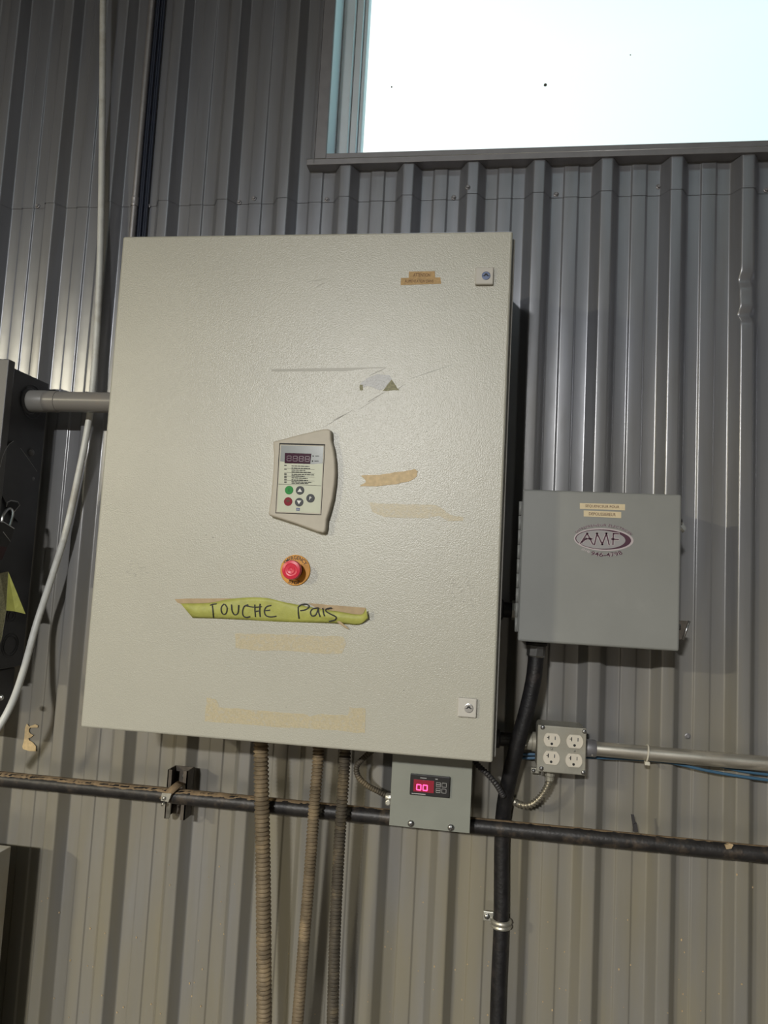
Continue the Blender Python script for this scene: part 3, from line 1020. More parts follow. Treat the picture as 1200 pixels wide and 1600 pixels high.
latch(P(1078, 980, 0.155).z, (True, 0))
latch(P(1072, 815, 0.155).z, (False, 0))
for pts, txt, cc, w, h in (([(906, 786), (976.5, 788), (976.5, 797.5), (906, 795)], 'SEQUENCEUR POUR', (941, 791.7), 0.066, 0.0062),
                           ([(912, 797.5), (970.5, 800), (970.5, 809.5), (912, 807)], 'DEPOUSSIEREUR', (941, 803.5), 0.052, 0.0062)):
    lb = MB().prism(xz(pts, BD), -BD - 0.0006, -BD + 0.001).build('paper_label', 'cream', gb)
    c = P(*cc, BD)
    lettering('lettering', txt, V((c.x, -BD - 0.0009, c.z)), w, h, 'brownprint', lb, bold=0.004)
# decal: oval with a maroon crescent, letters and arched lettering
oc = P(943, 843, BD)
ox, oz = oc.x, oc.z
hw, hh = 0.0575, 0.0226
dc = MB().prism(ellipse((ox, oz), hw, hh, 48), -BD - 0.0003, -BD + 0.001).build('decal', 'decalpale', gb)
inner = ellipse((ox - 0.0010, oz), hw - 0.0035, hh - 0.0025, 48)
MB().prism(inner, -BD - 0.0005, -BD - 0.0002).build('decal_ring', 'maroon', dc)
MB().prism(ellipse((ox - 0.0055, oz - 0.0002), hw - 0.0100, hh - 0.0042, 48), -BD - 0.0007, -BD - 0.0004).build('decal_field', 'decalgrey', dc)


def stroke(mb, pts, w, y):
    for (ax, az), (bx, bz) in zip(pts, pts[1:]):
        dx, dz = bx - ax, bz - az
        L = math.hypot(dx, dz)
        nx, nz = -dz / L * w, dx / L * w
        ex, ez = dx / L * w * 0.6, dz / L * w * 0.6
        mb.prism([(ax + nx - ex, az + nz - ez), (bx + nx + ex, bz + nz + ez), (bx - nx + ex, bz - nz + ez), (ax - nx - ex, az - nz - ez)], y, y + 0.0002)


def dpx(cx, cy):
    p = P(880 + cx * 0.10833, 780 + cy * 0.10833, BD)
    return (p.x, p.z)


LET = [[dpx(248, 640), dpx(345, 490), dpx(425, 650)], [dpx(270, 620), dpx(330, 570), dpx(415, 572)], [dpx(450, 655), dpx(487, 490), dpx(562, 655), dpx(622, 490), dpx(662, 660)],
       [dpx(715, 660), dpx(722, 495), dpx(800, 500)], [dpx(690, 575), dpx(795, 580)]]
lb2, lm2 = MB(), MB()
for s in LET:
    stroke(lb2, s, 0.0023, -BD - 0.0010)
    stroke(lm2, s, 0.0012, -BD - 0.0013)
lb2.build('letter_outline', 'decalpale', dc)
lm2.build('lettering', 'maroon', dc)
for m_, b_, lift in (('decalpale', 0.045, 0.0), ('maroon', 0.004, 0.0003)):
    arc_lettering('arched_lettering', 'ENTREPRENEUR ÉLECTRICIEN', V((ox, -BD - 0.0004 - lift, oz + 0.001)), hw + 0.001, hh + 0.0058, 157, 23, 0.0062, m_, dc, bold=b_)
    arc_lettering('arched_lettering', '946-4798', V((ox, -BD - 0.0004 - lift, oz)), hw, hh + 0.0078, 246, 308, 0.0084, m_, dc, inward=True, bold=b_ + 0.012)
arc_lettering('arched_lettering', '(514)', V((ox, -BD - 0.0004, oz)), hw, hh + 0.0070, 224, 243, 0.0055, 'decalpale', dc, inward=True, bold=0.03)
# black sealtight connector under the box
cn = P(838, 1022, 0.115)
CNX, CNY = cn.x, -0.115

# ------------------------------------------------------------------ small digital controller box under the cabinet
cd = 0.155
ct = thing('controller_box', V((0.68, -0.13, 0.992)), 'small grey-green box with a glowing red digital readout under the cabinet', 'controller')
cxl, cxr, czb, czt = 0.5975, 0.7625, 0.9925, 1.176
MB().box(cxl + 0.004, cxr - 0.004, -cd + 0.002, -0.106, czb + 0.012, czt - 0.002, 0.002).build('body', 'ctl', ct)
MB().box(cxl, cxr, -cd, -cd + 0.0022, czb, czt, 0.0008, 1).build('cover_plate', 'ctl', ct)
mq = [(640.6, 1208), (703, 1215), (702.8, 1246.5), (641, 1242)]
a, b, c_, d_ = pix(mq, cd + 0.004)
mx0, mx1, mz0, mz1 = (a.x + d_.x) / 2, (b.x + c_.x) / 2, (c_.z + d_.z) / 2, (a.z + b.z) / 2
md = MB().box(mx0, mx1, -cd - 0.006, -cd + 0.001, mz0, mz1, 0.0012, 2).build('display_module', 'module', ct)
mw, mh = mx1 - mx0, mz1 - mz0
fy = -cd - 0.006


def mbox(u0, u1, v0, v1, lift=0.0004):
    return MB().box(mx0 + mw * u0, mx0 + mw * u1, fy - lift, fy + 0.0005, mz0 + mh * v0, mz0 + mh * v1)


mbox(0.09, 0.60, 0.18, 0.76).build('red_window', 'redwin', md)
for u in (0.225, 0.385):
    cxx, czz = mx0 + mw * u, mz0 + mh * 0.40
    w, h, t = mw * 0.052, mh * 0.125, 0.0011
    ring = MB()
    for bx in ((-w, w, h - t, h + t), (-w, w, -h - t, -h + t), (-w - t, -w + t, -h, h), (w - t, w + t, -h, h)):
        ring.box(cxx + bx[0], cxx + bx[1], fy - 0.0009, fy - 0.0003, czz + bx[2], czz + bx[3])
    ring.build('lit_digit', 'led', md)
for u in (0.655, 0.80):
    for v in (0.22, 0.50):
        k = MB()
        u1, v1, t = u + 0.115, v + 0.21, 0.0007
        x0, x1, z0, z1 = mx0 + mw * u, mx0 + mw * u1, mz0 + mh * v, mz0 + mh * v1
        for q in ((x0, x1, z0, z0 + t), (x0, x1, z1 - t, z1), (x0, x0 + t, z0, z1), (x1 - t, x1, z0, z1)):
            k.box(q[0], q[1], fy - 0.0005, fy + 0.0003, q[2], q[3])
        if u < 0.7:
            k.box(x0, x1, fy - 0.0005, fy + 0.0003, (z0 + z1) / 2 - 0.0006, (z0 + z1) / 2 + 0.0006)
        k.build('key_outline', 'icon', md)
mbox(0.25, 0.41, 0.84, 0.875).build('maker_print', 'icon', md)
mbox(0.63, 0.69, 0.84, 0.875).build('maker_print', 'icon', md)
mbox(0.05, 0.40, 0.06, 0.10).build('model_print', 'icon', md)


def screw_head(p, r, parent, m='chrome', name='screw', ang=0.4):
    s = MB().lathe([(r * 1.05, -0.0005), (r * 1.05, r * 0.25), (r * 0.8, r * 0.55), (r * 0.35, r * 0.72), (0.0, r * 0.75)], p, n=14).build(name, m, parent)
    dx, dz = math.cos(ang) * r * 0.75, math.sin(ang) * r * 0.75
    q = MB()
    for a, b in ((dx, dz), (-dz, dx)):
        q.slab([p + V((a - b * .12, -r * .71, b + a * .12)), p + V((a + b * .12, -r * .71, b - a * .12)), p + V((-a + b * .12, -r * .71, -b - a * .12)), p + V((-a - b * .12, -r * .71, -b + a * .12))], (0, -r * 0.05, 0))
    q.build('drive_slot', 'darkhole', s)
    return s


for q in ((642, 1286.5), (704.5, 1293)):
    screw_head(P(*q, cd), 0.0065, ct)

# ------------------------------------------------------------------ four-outlet box
od = 0.115
ob = thing('outlet_box', V((0.944, -0.07, 1.115)), 'grey metal box with four ivory power sockets, below the AMF box', 'outlet')
A0, A1, A2, A3 = pix([(841, 1131), (918, 1140), (913.5, 1212.5), (837.5, 1205)], od)
bx0, bx1, bz0, bz1 = (A0.x + A3.x) / 2, (A1.x + A2.x) / 2, (A2.z + A3.z) / 2, (A0.z + A1.z) / 2
MB().box(bx0 + 0.001, bx1 - 0.001, -od + 0.004, -0.0395, bz0 + 0.001, bz1 - 0.001, 0.007, 3).build('body', 'outlet', ob)
MB().box(bx0, bx1, -od, -od + 0.005, bz0, bz1, 0.002, 2).build('cover', 'outlet', ob)
rec = [(862.5, 1156), (898, 1158.5), (861.5, 1184), (896.5, 1188)]
for px, py in rec:
    c = P(px, py, od)
    R = 0.0172
    prof = []
    for i in range(40):
        q = 2 * math.pi * i / 40
        z = max(-0.0136, min(0.0136, R * math.sin(q)))
        prof.append((c.x + R * math.cos(q), c.z + z))
    rc = MB().prism(prof, -od - 0.003, -od + 0.001, 0.001, 2).build('receptacle', 'ivory', ob)
    y = -od - 0.0032
    MB().box(c.x - 0.0077, c.x - 0.0057, y, y + 0.001, c.z + 0.0005, c.z + 0.0085).box(c.x - 0.0105, c.x - 0.0057, y, y + 0.001, c.z + 0.0038, c.z + 0.0054).build('t_slot', 'darkhole', rc)
    MB().box(c.x + 0.0052, c.x + 0.0070, y, y + 0.001, c.z + 0.0010, c.z + 0.0080).build('straight_slot', 'greybtn', rc)
    MB().prism(ellipse((c.x - 0.0005, c.z - 0.0075), 0.0026, 0.0027, 16), y, y + 0.001).build('ground_hole', 'darkhole', rc)
for q in ((848, 1136.5), (913, 1143), (846, 1200.5), (911.5, 1207)):
    screw_head(P(*q, od), 0.0045, ob, 'chrome')
for q in ((862, 1170), (897.5, 1173.5)):
    screw_head(P(*q, od), 0.0024, ob, 'zinc')
# mounting ear with its screw at lower left
ep = P(835.5, 1205, 0.045)
MB().box(ep.x - 0.008, ep.x + 0.010, -0.040, -0.0285, ep.z - 0.006, ep.z + 0.006, 0.002).build('mounting_ear', 'outlet', ob)
screw_head(V((ep.x - 0.002, -0.040, ep.z)), 0.004, ob, 'chrome')

# conduit running right from the outlet box
ez = P(935, 1170, 0.062).z
em = thing('metal_conduit', V((1.2, -0.062, ez)), 'bare galvanised metal conduit running right from the outlet box', 'conduit')
MB().tube([V((bx1 + 0.004, -0.062, ez)), V((3.2, -0.062, ez - 0.012))], 0.0152, 20).build('pipe', 'emt', em)
MB().lathe([(0.0205, 0), (0.0205, 0.007), (0.0182, 0.008), (0.0182, 0.026), (0.0170, 0.028)], V((bx1 - 0.001, -0.062, ez)), axis=(1, 0, 0), n=20).build('connector', 'emtold', em)
MB().lathe([(0.0028, 0), (0.0028, 0.004), (0.002, 0.005)], V((bx1 + 0.017, -0.0775, ez - 0.010)), n=8).build('set_screw', 'chrome', em)
zt = P(1010.5, 1172, 0.062)
tie = thing('cable_tie', V((zt.x, -0.06, zt.z)), 'white nylon cable tie round the metal conduit', 'cable tie')
ring = [V((zt.x + 0.002 * math.sin(q), -0.062 - 0.0168 * math.cos(q), ez - 0.001 + 0.0172 * math.sin(q))) for q in [2 * math.pi * i / 24 for i in range(25)]]
MB().tube(ring, 0.0018, 6, caps=False).build('loop', 'nylon', tie)
MB().box(zt.x - 0.006, zt.x + 0.004, -0.078, -0.066, ez - 0.0225, ez - 0.0155, 0.001).build('buckle', 'nylon', tie)
bw = [
    ('blue wire sagging lowest under the metal conduit', [(798, 1184, .0355), (828, 1184.5, .0345), (880, 1183, .0345), (925, 1183.5, .0355), (1000, 1187, .037), (1050, 1192, .040), (1100, 1203, .043), (1150, 1212, .044), (1215, 1221, .044)]),
    ('blue wire held close beneath the metal conduit', [(798, 1178, .0345), (828, 1178.5, .0345), (880, 1177.5, .0345), (925, 1178, .0345), (1000, 1181.5, .0345), (1060, 1187, .0345), (1120, 1196, .0345), (1160, 1205, .0345), (1215, 1212, .0345)]),
]
for lab, pts in bw:
    o = MB().tube(spline([P(*p) for p in pts], 8), 0.0031, 8).build('blue_wire', 'blue')
    tag(o, lab, 'wire', 'blue wires by the metal conduit')

# nipples from the cabinet to the neighbouring boxes
n1 = P(795, 953, 0.10)
np1 = thing('conduit_nipple', V((0.825, -0.10, n1.z)), 'short black conduit nipple joining cabinet and AMF box', 'conduit')
MB().tube([V((0.8045, -0.10, n1.z)), V((gx0 + 0.006, -0.10, n1.z))], 0.0165, 18).build('pipe', 'liquid', np1)
MB().lathe([(0.022, 0), (0.022, 0.008), (0.019, 0.010)], V((0.8045, -0.10, n1.z)), axis=(1, 0, 0), n=8).build('locknut', 'blackcable', np1)
MB().lathe([(0.0205, 0.010), (0.021, 0.013), (0.021, 0.0), (0.018, 0.0)], V((gx0 - 0.010, -0.10, n1.z)), axis=(1, 0, 0), n=8).build('locknut', 'zinc', np1)
n2 = P(800, 1156, 0.062)
np2 = thing('conduit_nipple', V((0.85, -0.062, n2.z)), 'short dark conduit joining cabinet and outlet box', 'conduit')
MB().tube([V((0.8045, -0.062, n2.z)), V((bx0 + 0.003, -0.062, n2.z))], 0.0148, 18).build('pipe', 'pipe', np2)
MB().lathe([(0.018, 0), (0.018, 0.020), (0.0205, 0.021), (0.0205, 0.028)], V((bx0 - 0.028, -0.062, n2.z)), axis=(1, 0, 0), n=18).build('connector', 'outlet', np2)
MB().lathe([(0.0035, 0), (0.0035, 0.005), (0.002, 0.006)], V((bx0 - 0.022, -0.078, n2.z - 0.004)), n=8).build('set_screw', 'chrome', np2)
MB().lathe([(0.0195, 0), (0.0195, 0.012), (0.0165, 0.014)], V((0.8045, -0.062, n2.z)), axis=(1, 0, 0), n=18).build('locknut', 'blackcable', np2)

# armoured cable curling under the outlet box
o = thing('armoured_cable', P(835, 1255, 0.05), 'silver armoured cable curling below the outlet box', 'cable')
ribbed([P(859, 1208, .075), P(857.5, 1222, .07), P(850, 1238, .065), P(838, 1252, .062), P(824, 1258.5, .058), P(810, 1256, .05), P(800, 1250, .034)], 0.0066, 0.0070, 0.0016, 12, 5).build('sheath', 'bx', o)
MB().lathe([(0.0105, 0), (0.0105, 0.010), (0.009, 0.012), (0.009, 0.020)], P(859, 1207, .075) + V((0, 0, 0.004)), axis=(0, 0, -1), n=10).build('connector', 'outlet', o)

# ------------------------------------------------------------------ black liquid-tight conduit with connector and strap
bk = thing('black_flexible_conduit', P(775, 1590, 0.05), 'thick black rubber conduit dropping from the AMF box', 'conduit')
path = [P(838, 1012, .115), P(837, 1032, .115), P(833, 1065, .115), P(823, 1110, .112), P(808, 1165, .105), P(795, 1220, .082), P(787, 1265, .055), P(784, 1320, .048), P(783, 1440, .048), P(779, 1540, .048), P(776, 1640, .048)]
pp = spline(path, 8)
MB().tube(pp, 0.0163, 18).build('sheath', 'liquid', bk)
cb = MB().lathe([(0.0190, 0), (0.0190, 0.012), (0.0225, 0.013), (0.0225, 0.018)], V((CNX, CNY, gz0 + 0.006)), axis=(0, 0, -1), n=20).build('connector_body', 'blackcable', bk)
MB().lathe([(0.0178, 0.0), (0.0192, 0.001), (0.0192, 0.021), (0.0175, 0.024)], V((CNX, CNY, gz0 - 0.012)), axis=(-0.05, 0, -1), n=8, smooth=False).build('compression_nut', 'chrome', bk)
sp_ = P(783, 1442, .048)
stp = thing('conduit_strap', V((sp_.x, -0.03, sp_.z)), 'ridged metal strap holding the thick black conduit to the wall', 'strap')
for dz in (0.0045, -0.0045):
    arc = [V((sp_.x + 0.0185 * math.cos(q), -0.048 - 0.0185 * math.sin(q), sp_.z + dz + 0.000)) for q in [math.pi * (1.08 - 1.16 * i / 16) for i in range(17)]]
    MB().tube(arc, 0.0046, 8).build('band', 'zinc', stp)
MB().box(sp_.x - 0.038, sp_.x - 0.016, -0.034, -0.0285, sp_.z - 0.006, sp_.z + 0.014, 0.0015).build('ear', 'zinc', stp)
screw_head(V((sp_.x - 0.030, -0.034, sp_.z + 0.004)), 0.0058, stp, 'chrome')

# ------------------------------------------------------------------ rusty horizontal pipe with strut clamp
pz = 0.987
pi_ = thing('horizontal_pipe', V((0.4, -0.086, pz)), 'rusty black pipe running level along the wall below the cabinet', 'pipe')
path = [V((-3.0 + i * 0.1, -0.086, pz)) for i in range(66)]
MB().tube(path, 0.0165, 22).build('tube', 'pipe', pi_)
# dust lying along the upper side of the pipe
vs, fs = [], []
rnd = random.Random(5)
NS = 420
for i in range(NS + 1):
    x = -1.2 + 2.75 * i / NS
    for j in range(5):
        base = noise.noise(V((x * 7, 3.1, 0))) * 18
        q0 = (14 if x < 0.1 else 14 + 46 * min(1.0, (x - 0.1) / 0.4)) + base * 0.8 + noise.noise(V((x * 40, 9, 0))) * 20 + noise.noise(V((x * 130, 4, 0))) * 12
        q1 = 128
        cover = noise.noise(V((x * 2.2, 7.7, 0)))
        if x > 0.50:
            q0 += 6 + 12 * cover
        q = math.radians(q0 + (q1 - q0) * j / 4)
        r = 0.0165 + (0.00035 + 0.0003 * noise.noise(V((x * 60, j * 1.3, 2))) if 0 < j < 4 else -0.0002)
        vs.append((x, -0.086 - r * math.cos(q), pz + r * math.sin(q)))
for i in range(NS):
    for j in range(4):
        fs.append([i * 5 + j, (i + 1) * 5 + j, (i + 1) * 5 + j + 1, i * 5 + j + 1])
MB().add(vs, fs, True).build('dust_layer', 'dust', pi_)

for k, pts in enumerate(([(1133, 1321), (1140, 1318), (1146, 1320), (1143, 1326), (1135, 1327)],)):
    MB().slab([P(a, b, 0.1032) for a, b in pts], (0, 0.006, 0)).build('paint_fleck', 'tapetan', pi_)
b0, b1 = P(262, 1205, .07), P(293, 1208, .07)
sx0, sx1 = b0.x, b1.x
sz1, sz0 = P(277, 1204, .07).z, P(277, 1281, .07).z
sb = thing('strut_clamp', V(((sx0 + sx1) / 2, -0.05, sz0)), 'short steel strut with a bent clamp gripping the rusty pipe', 'bracket')
MB().box(sx0, sx1, -0.031, -0.0285, sz0, sz1).build('web', 'brown_steel', sb)
for xa, xb in ((sx0, sx0 + 0.0025), (sx1 - 0.0025, sx1)):
    MB().box(xa, xb, -0.0692, -0.0285, sz0, sz1).build('flange', 'brown_steel', sb)
for xa, xb in ((sx0, sx0 + 0.010), (sx1 - 0.010, sx1)):
    MB().box(xa, xb, -0.0692, -0.0667, sz0, sz1).build('lip', 'brown_steel', sb)
screw_head(V(((sx0 + sx1) / 2 + 0.002, -0.031, sz1 - 0.022)), 0.006, sb, 'zinc', 'bolt')
screw_head(V(((sx0 + sx1) / 2 + 0.004, -0.031, sz0 + 0.014)), 0.006, sb, 'zinc', 'bolt')
cm = [P(283, 1222, .075), P(276, 1227, .100), P(268, 1234, .108), P(259, 1243, .112), P(254, 1250, .110)]
lft = [p + V((-0.008, 0, 0.002)) for p in cm]
rgt = [p + V((0.009, 0, -0.002)) for p in cm]
cl = MB().add(lft + rgt, [[i, i + 1, i + 6, i + 5] for i in range(4)], True).build('clamp_arm', 'dust', sb)
_s = cl.modifiers.new('thickness', 'SOLIDIFY')
_s.thickness = 0.003
q = [P(253, 1239, .113), P(268, 1240, .113), P(263, 1253, .112), P(251, 1251, .112)]
MB().slab(q, (0, 0.003, 0)).build('clamp_tab', 'zinc', sb)
q = [P(262, 1241, .111), P(268, 1240, .109), P(264, 1278, .072), P(259, 1280, .072)]
MB().slab(q, (0.001, 0.003, 0)).build('clamp_leg', 'zinc', sb)
screw_head(P(256, 1247.5, .114), 0.0042, sb, 'zinc', 'bolt')
MB().tube([P(256, 1255, .114), P(253, 1258, .112)], 0.003, 8).build('bolt_end', 'zinc', sb)

# cut cable tie sticking up from the pipe
tg = thing('cut_cable_tie', P(993, 1301, .09), 'small black cut cable tie standing on the rusty pipe', 'cable tie')
MB().slab([P(986, 1273, .09), P(990.5, 1273, .09), P(995, 1297, .09), P(990, 1297, .09)], (0, 0.003, 0)).build('tail', 'blackcable', tg)
MB().slab([P(990, 1288, .094), P(995, 1286, .094), P(997.5, 1300, .094), P(990, 1300, .094)], (0, 0.007, 0)).build('buckle', 'blackcable', tg)

# ------------------------------------------------------------------ three flexible conduits under the cabinet
FL = [('flexible_conduit', 'thickest dusty ribbed conduit under the cabinet, leftmost of three', 'flex', 0.0150, 0.0090,
       [(408, 1150, .135), (408, 1190, .135), (409, 1250, .135), (411, 1350, .130), (412, 1450, .125), (413, 1620, .12)], 0.0017),
      ('flexible_conduit', 'thin tan ribbed conduit in the middle of the three below the cabinet', 'flex', 0.0112, 0.0076,
       [(498, 1160, .135), (496, 1200, .135), (491, 1260, .135), (484, 1360, .130), (475, 1470, .125), (463, 1620, .12)], 0.0017),
      ('flexible_conduit', 'thin dark ribbed conduit, nearest the controller box of the three', 'flexdark', 0.0112, 0.0076,
       [(540, 1163, .135), (538, 1200, .135), (534, 1260, .135), (528, 1360, .130), (523, 1470, .125), (519, 1620, .12)], 0.0017)]
for nm, lab, m, r, pitch, pts, amp in FL:
    w = [P(*p) for p in pts]
    t = thing(nm, w[-1], lab, 'conduit', 'ribbed conduits under the cabinet')
    ribbed(w, r, pitch, amp, 16, 5).build('ribbed_sheath', m, t)
    MB().lathe([(r + 0.003, 0), (r + 0.003, 0.012), (r + 0.0015, 0.016), (r + 0.0012, 0.022)], V((w[0].x, w[0].y, CZ + 0.006)), axis=(0, 0, -1), n=16).build('connector', 'zinc', t)

t = thing('small_flexible_cable', P(580, 1230, .13), 'thin ribbed cable looping into the left side of the controller box', 'cable')
ribbed([P(582, 1172, .13), P(570, 1183, .13), P(558, 1196, .13), P(559, 1212, .13), P(572, 1226, .13), P(590, 1236, .13), P(603, 1243, .13)], 0.0058, 0.005, 0.0006, 10, 4).build('sheath', 'flexdark', t)
p = P(607, 1247, .13)
MB().lathe([(0.0075, -0.012), (0.0085, -0.010), (0.0085, 0.0), (0.010, 0.001), (0.010, 0.006)], V((cxl - 0.001, p.y, P(605, 1245, .13).z)), axis=(1, 0, 0), n=10).build('connector', 'zinc', t)
MB().lathe([(0.006, 0), (0.006, 0.008), (0.004, 0.009)], P(607, 1253, .138), n=10).build('clamp_screw', 'zinc', t)
t = thing('small_flexible_cable', P(770, 1220, .12), 'short black beaded cable between cabinet corner and black conduit', 'cable')
ribbed([P(738, 1182, .13), P(748, 1197, .13), P(762, 1210, .125), P(775, 1225, .12), P(786, 1243, .10)], 0.0055, 0.0062, 0.0010, 10, 5).build('sheath', 'blackcable', t)

# ------------------------------------------------------------------ left: disconnect switch, its lock, tag and wireway
SX = -0.3333
ds = thing('disconnect_switch', V((-0.45, -0.1, 1.24)), 'charcoal steel disconnect switch box at the left edge', 'switch box')
MB().box(-0.62, SX, -0.176, -0.029, 1.24, 1.941, 0.003).build('body', 'disc', ds)
MB().box(-0.625, SX + 0.007, -0.200, -0.176, 1.255, 1.953, 0.002).build('cover', 'discfront', ds)


def side_ring(px, py, ry, rz, t, m='disc'):
    c = PX(px, py, SX)
    pts = [V((SX + 0.0005, c.y + ry * math.cos(q), c.z + rz * math.sin(q))) for q in [2 * math.pi * i / 32 for i in range(33)]]
    return MB().tube(pts, t, 6, caps=False).build('knockout', m, ds)


side_ring(16, 1008, 0.0235, 0.0215, 0.0016, 'disc')
side_ring(16, 1008, 0.0300, 0.0275, 0.0012, 'disc')
side_ring(17, 962, 0.0170, 0.0150, 0.0014, 'disc')
side_ring(17, 962, 0.0090, 0.0080, 0.0014, 'disc')
pv = P(110, 628, .105)
pc = V((SX, -0.105, pv.z))
side_ring(50, 628, 0.040, 0.040, 0.0014, 'disc')
for q in ((48, 707), (48.5, 748)):
    c = PX(*q, SX)
    MB().lathe([(0.0095, 0), (0.0092, 0.002), (0.0072, 0.005), (0.003, 0.007), (0, 0.0073)], c, axis=(1, 0, 0), n=14).build('rivet', 'discfront', ds)
# lever plate lying on the side
hx = SX + 0.006
hp = [(-6, 742), (0, 728), (5, 710), (12, 697), (20, 689), (27, 692), (33, 700), (45, 717), (58, 737), (56, 760), (47, 785), (38, 803), (29, 816), (20, 806), (8, 783), (0, 768), (-6, 758)]
hpl = [PX(a, b, hx) for a, b in hp]
lev = MB().slab(hpl, (-0.004, 0, 0)).build('lever_plate', 'disc', ds)
MB().tube([PX(a, b, hx + 0.0003) for a, b in ((0, 730), (3, 715), (8, 703), (14, 694), (21, 689))], 0.0009, 5).build('worn_edge', 'edge', lev)
MB().tube([PX(a, b, hx + 0.0003) for a, b in ((32, 700), (45, 718), (58, 737))], 0.0004, 5).build('worn_edge', 'edge', lev)
MB().tube([PX(a, b, hx + 0.0003) for a, b in ((10, 792), (11, 785), (17, 782), (28, 784), (31, 789), (22, 800))], 0.0010, 6).build('hasp_rim', 'edge', lev)
MB().slab([PX(a, b, hx + 0.0002) for a, b in ((12, 790), (16, 784), (27, 786), (29, 790), (21, 799))], (0.0004, 0, 0)).build('hasp_hole', 'darkhole', lev)
pk = thing('padlock', PX(8, 870, hx + 0.02), 'black padlock with red sleeve hanging from the switch lever at left edge', 'padlock')
kx = hx + 0.012
MB().tube(spline([PX(2, 822, kx), PX(5, 805, kx), PX(14, 795, kx - 0.008), PX(20, 800, kx - 0.002), PX(17, 815, kx), PX(13, 828, kx)], 6), 0.0032, 8).build('shackle', 'chrome', pk)
MB().slab([PX(a, b, kx + 0.012) for a, b in ((-10, 812), (2, 814), (12, 818), (22, 826), (17, 845), (11, 855), (-10, 852))], (-0.022, 0, 0)).build('body', 'blackcable', pk)
MB().slab([PX(a, b, kx + 0.0125) for a, b in ((-10, 852), (11, 855), (6, 868), (2, 876), (-10, 874))], (-0.021, 0, 0)).build('sleeve', 'maroonpad', pk)
MB().tube([PX(a, b, kx + 0.0125) for a, b in ((-6, 814), (6, 816), (22, 826))], 0.0012, 6).build('worn_edge', 'edge', pk)
MB().tube([PX(a, b, kx + 0.0125) for a, b in ((5, 831), (16, 846))], 0.0008, 6).build('worn_edge', 'edge', pk)

tgm = thing('paper_tag', PX(15, 950, SX + 0.006), 'creased yellow-green paper tag on the charcoal switch box', 'tag')
T_ = lambda a, b, k: PX(a, b, SX + k)
MB().slab([T_(13, 893, .010), P(40, 959.5, .105), P(24, 955.5, .118), T_(9.5, 954, .016)], (0, -0.0004, 0.0002)).build('flap', 'tapegreen', tgm)
MB().slab([T_(-12, 898, .006), T_(0, 895.5, .009), T_(13, 893, .010), T_(9.5, 954, .016), T_(2, 1000, .014), T_(-12, 1030, .010)], (0.0004, 0, 0.0002)).build('folded_half', 'olive', tgm)

ww = thing('wireway', V((-0.47, -0.09, 1.10)), 'dark wireway trough under the charcoal switch box', 'wireway')
wx = PX(19, 1060, -0.36)
MB().box(-0.75, -0.352, -0.150, -0.029, 1.115, 1.235, 0.003).build('body', 'disc', ww)
MB().box(-0.755, -0.349, -0.162, -0.150, 1.112, 1.225, 0.002).build('cover', 'discfront', ww)
screw_head(P(2, 1090, .162), 0.006, ww, 'chrome')

# grey plastic conduit from the switch to the cabinet
pvt = thing('plastic_conduit', V((-0.16, -0.105, pv.z)), 'grey plastic conduit from switch box to cabinet', 'conduit')
MB().tube([V((SX + 0.02, -0.105, pv.z)), V((0.0, -0.105, pv.z))], 0.0242, 28).build('pipe', 'pvc', pvt)
MB().lathe([(0.0262, 0.0), (0.0262, 0.044), (0.0252, 0.046)], V((SX + 0.001, -0.105, pv.z)), axis=(1, 0, 0), n=28).build('adapter', 'pvcband', pvt)
MB().lathe([(0.0256, 0.046), (0.0256, 0.076), (0.0246, 0.077)], V((SX + 0.001, -0.105, pv.z)), axis=(1, 0, 0), n=28).build('collar', 'pvc', pvt)
MB().lathe([(0.0285, 0), (0.0285, 0.004), (0.0255, 0.005)], V((-0.022, -0.105, pv.z)), axis=(1, 0, 0), n=28).build('seal_ring', 'gasket', pvt)
MB().lathe([(0.0262, 0), (0.0262, 0.016)], V((-0.018, -0.105, pv.z)), axis=(1, 0, 0), n=28).build('end_adapter', 'pvcband', pvt)
MB().lathe([(0.033, 0), (0.033, 0.004), (0.029, 0.007)], V((SX, -0.105, pv.z)), axis=(1, 0, 0), n=12, smooth=False).build('locknut', 'disc', pvt)

# white cable hanging down the wall
wc = [(163, -60, .058), (161, 0, .058), (160, 150, .056), (158.5, 300, .054), (155.5, 430, .052), (150, 540, .052), (143, 625, .055), (136, 675, .058), (122, 745, .060),
      (103, 830, .062), (80, 905, .066), (57, 975, .072), (36, 1050, .12), (18, 1100, .17), (-6, 1142, .19), (-40, 1185, .20)]
o = MB().tube(spline([P(*p) for p in wc], 8), 0.0080, 14).build('white_cable', 'white_cable')
tag(o, 'long white cable hanging down the wall left of the cabinet', 'cable')

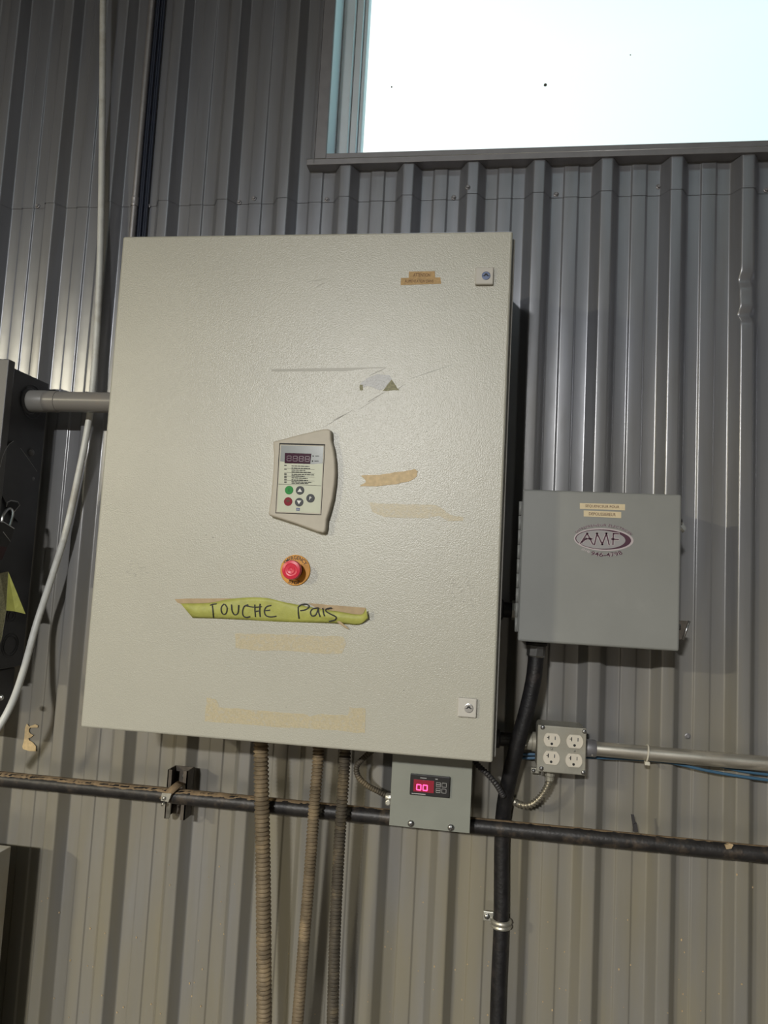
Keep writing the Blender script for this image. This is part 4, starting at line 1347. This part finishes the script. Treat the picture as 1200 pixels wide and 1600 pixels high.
# slim conduit and dark blue cables running up behind the cabinet
sc_ = thing('slim_conduit', P(205, 400, .042), 'slim dull metal conduit rising behind the cabinet beside the dark blue cables', 'conduit')
c0 = P(211, 316, .012)
MB().tube([V((c0.x, -0.0125, 1.9)), V((c0.x, -0.0125, 4.5))], 0.0085, 14).build('pipe', 'emtold', sc_)
MB().lathe([(0.0102, -0.012), (0.0108, -0.010), (0.0102, -0.006), (0.0102, 0.006), (0.0108, 0.010), (0.0102, 0.012)], V((c0.x, -0.0125, c0.z)), axis=(0, 0, 1), n=14).build('coupling', 'emtold', sc_)
labs = ['dark blue cable nearest the slim metal conduit', 'second dark blue cable from the slim metal conduit', 'third dark blue cable from the slim metal conduit', 'dark blue cable farthest from the slim metal conduit']
for k in range(4):
    x = c0.x + 0.0135 + 0.0062 * k
    pts = [V((x + 0.002 * noise.noise(V((k * 3.3, z * 1.7, 0))), -0.006 - standoff(x) - 0.002 * (k % 2), z)) for z in [1.9 + 0.13 * i for i in range(21)]]
    tag(MB().tube(spline(pts, 3), 0.0032, 8).build('blue_cable', 'navy'), labs[k], 'cable', 'dark blue cables behind the cabinet')

# pale paint specks spattered on the lower wall
rnd = random.Random(21)
sk = MB()
for k in range(130):
    px, py = rnd.uniform(60, 1180), 1600 - abs(rnd.gauss(0, 130))
    if py < 1320:
        continue
    p = P(px, py, 0.01)
    h = standoff(p.x)
    if 0.004 < h < 0.027:
        continue
    r = rnd.uniform(0.0006, 0.0018)
    sk.prism(ellipse((p.x, p.z), r, r * rnd.uniform(0.8, 1.6), 7), -h - 0.0016, -h - 0.0004)
tag(sk.build('paint_specks', 'tapetan', wall), kind='stuff')

# scrap of old tape on the wall
TW = lambda cx, cy: (20 + cx * 0.0667, 1110 + cy * 0.0667)
tsc = [(345, 305), (400, 378), (440, 355), (540, 320), (605, 350), (600, 395), (420, 402), (395, 440), (390, 490), (430, 540), (500, 575), (440, 630), (385, 645), (400, 700), (470, 735), (555, 830),
       (560, 950), (400, 945), (260, 900), (240, 840), (275, 720), (295, 560), (305, 400)]
cpt = P(*TW(400, 650), 0.003)
o = MB().prism(xz([TW(*a) for a in tsc], 0.004), -standoff(cpt.x) - 0.0042, -standoff(cpt.x) - 0.0028).build('tape_scrap', 'residue2')
tag(o, 'torn beige scrap of tape stuck to the wall near the white cable', 'tape')

# white board standing in front of the wall at the lower left corner
q = P(17.5, 1322, .115)
bt = thing('white_board', V((q.x - 0.2, -0.13, 0)), 'edge of a white board standing at the lower left', 'board')
MB().box(q.x - 0.42, q.x, -0.160, -0.115, 0.0, q.z, 0.0015).build('panel', 'board', bt)
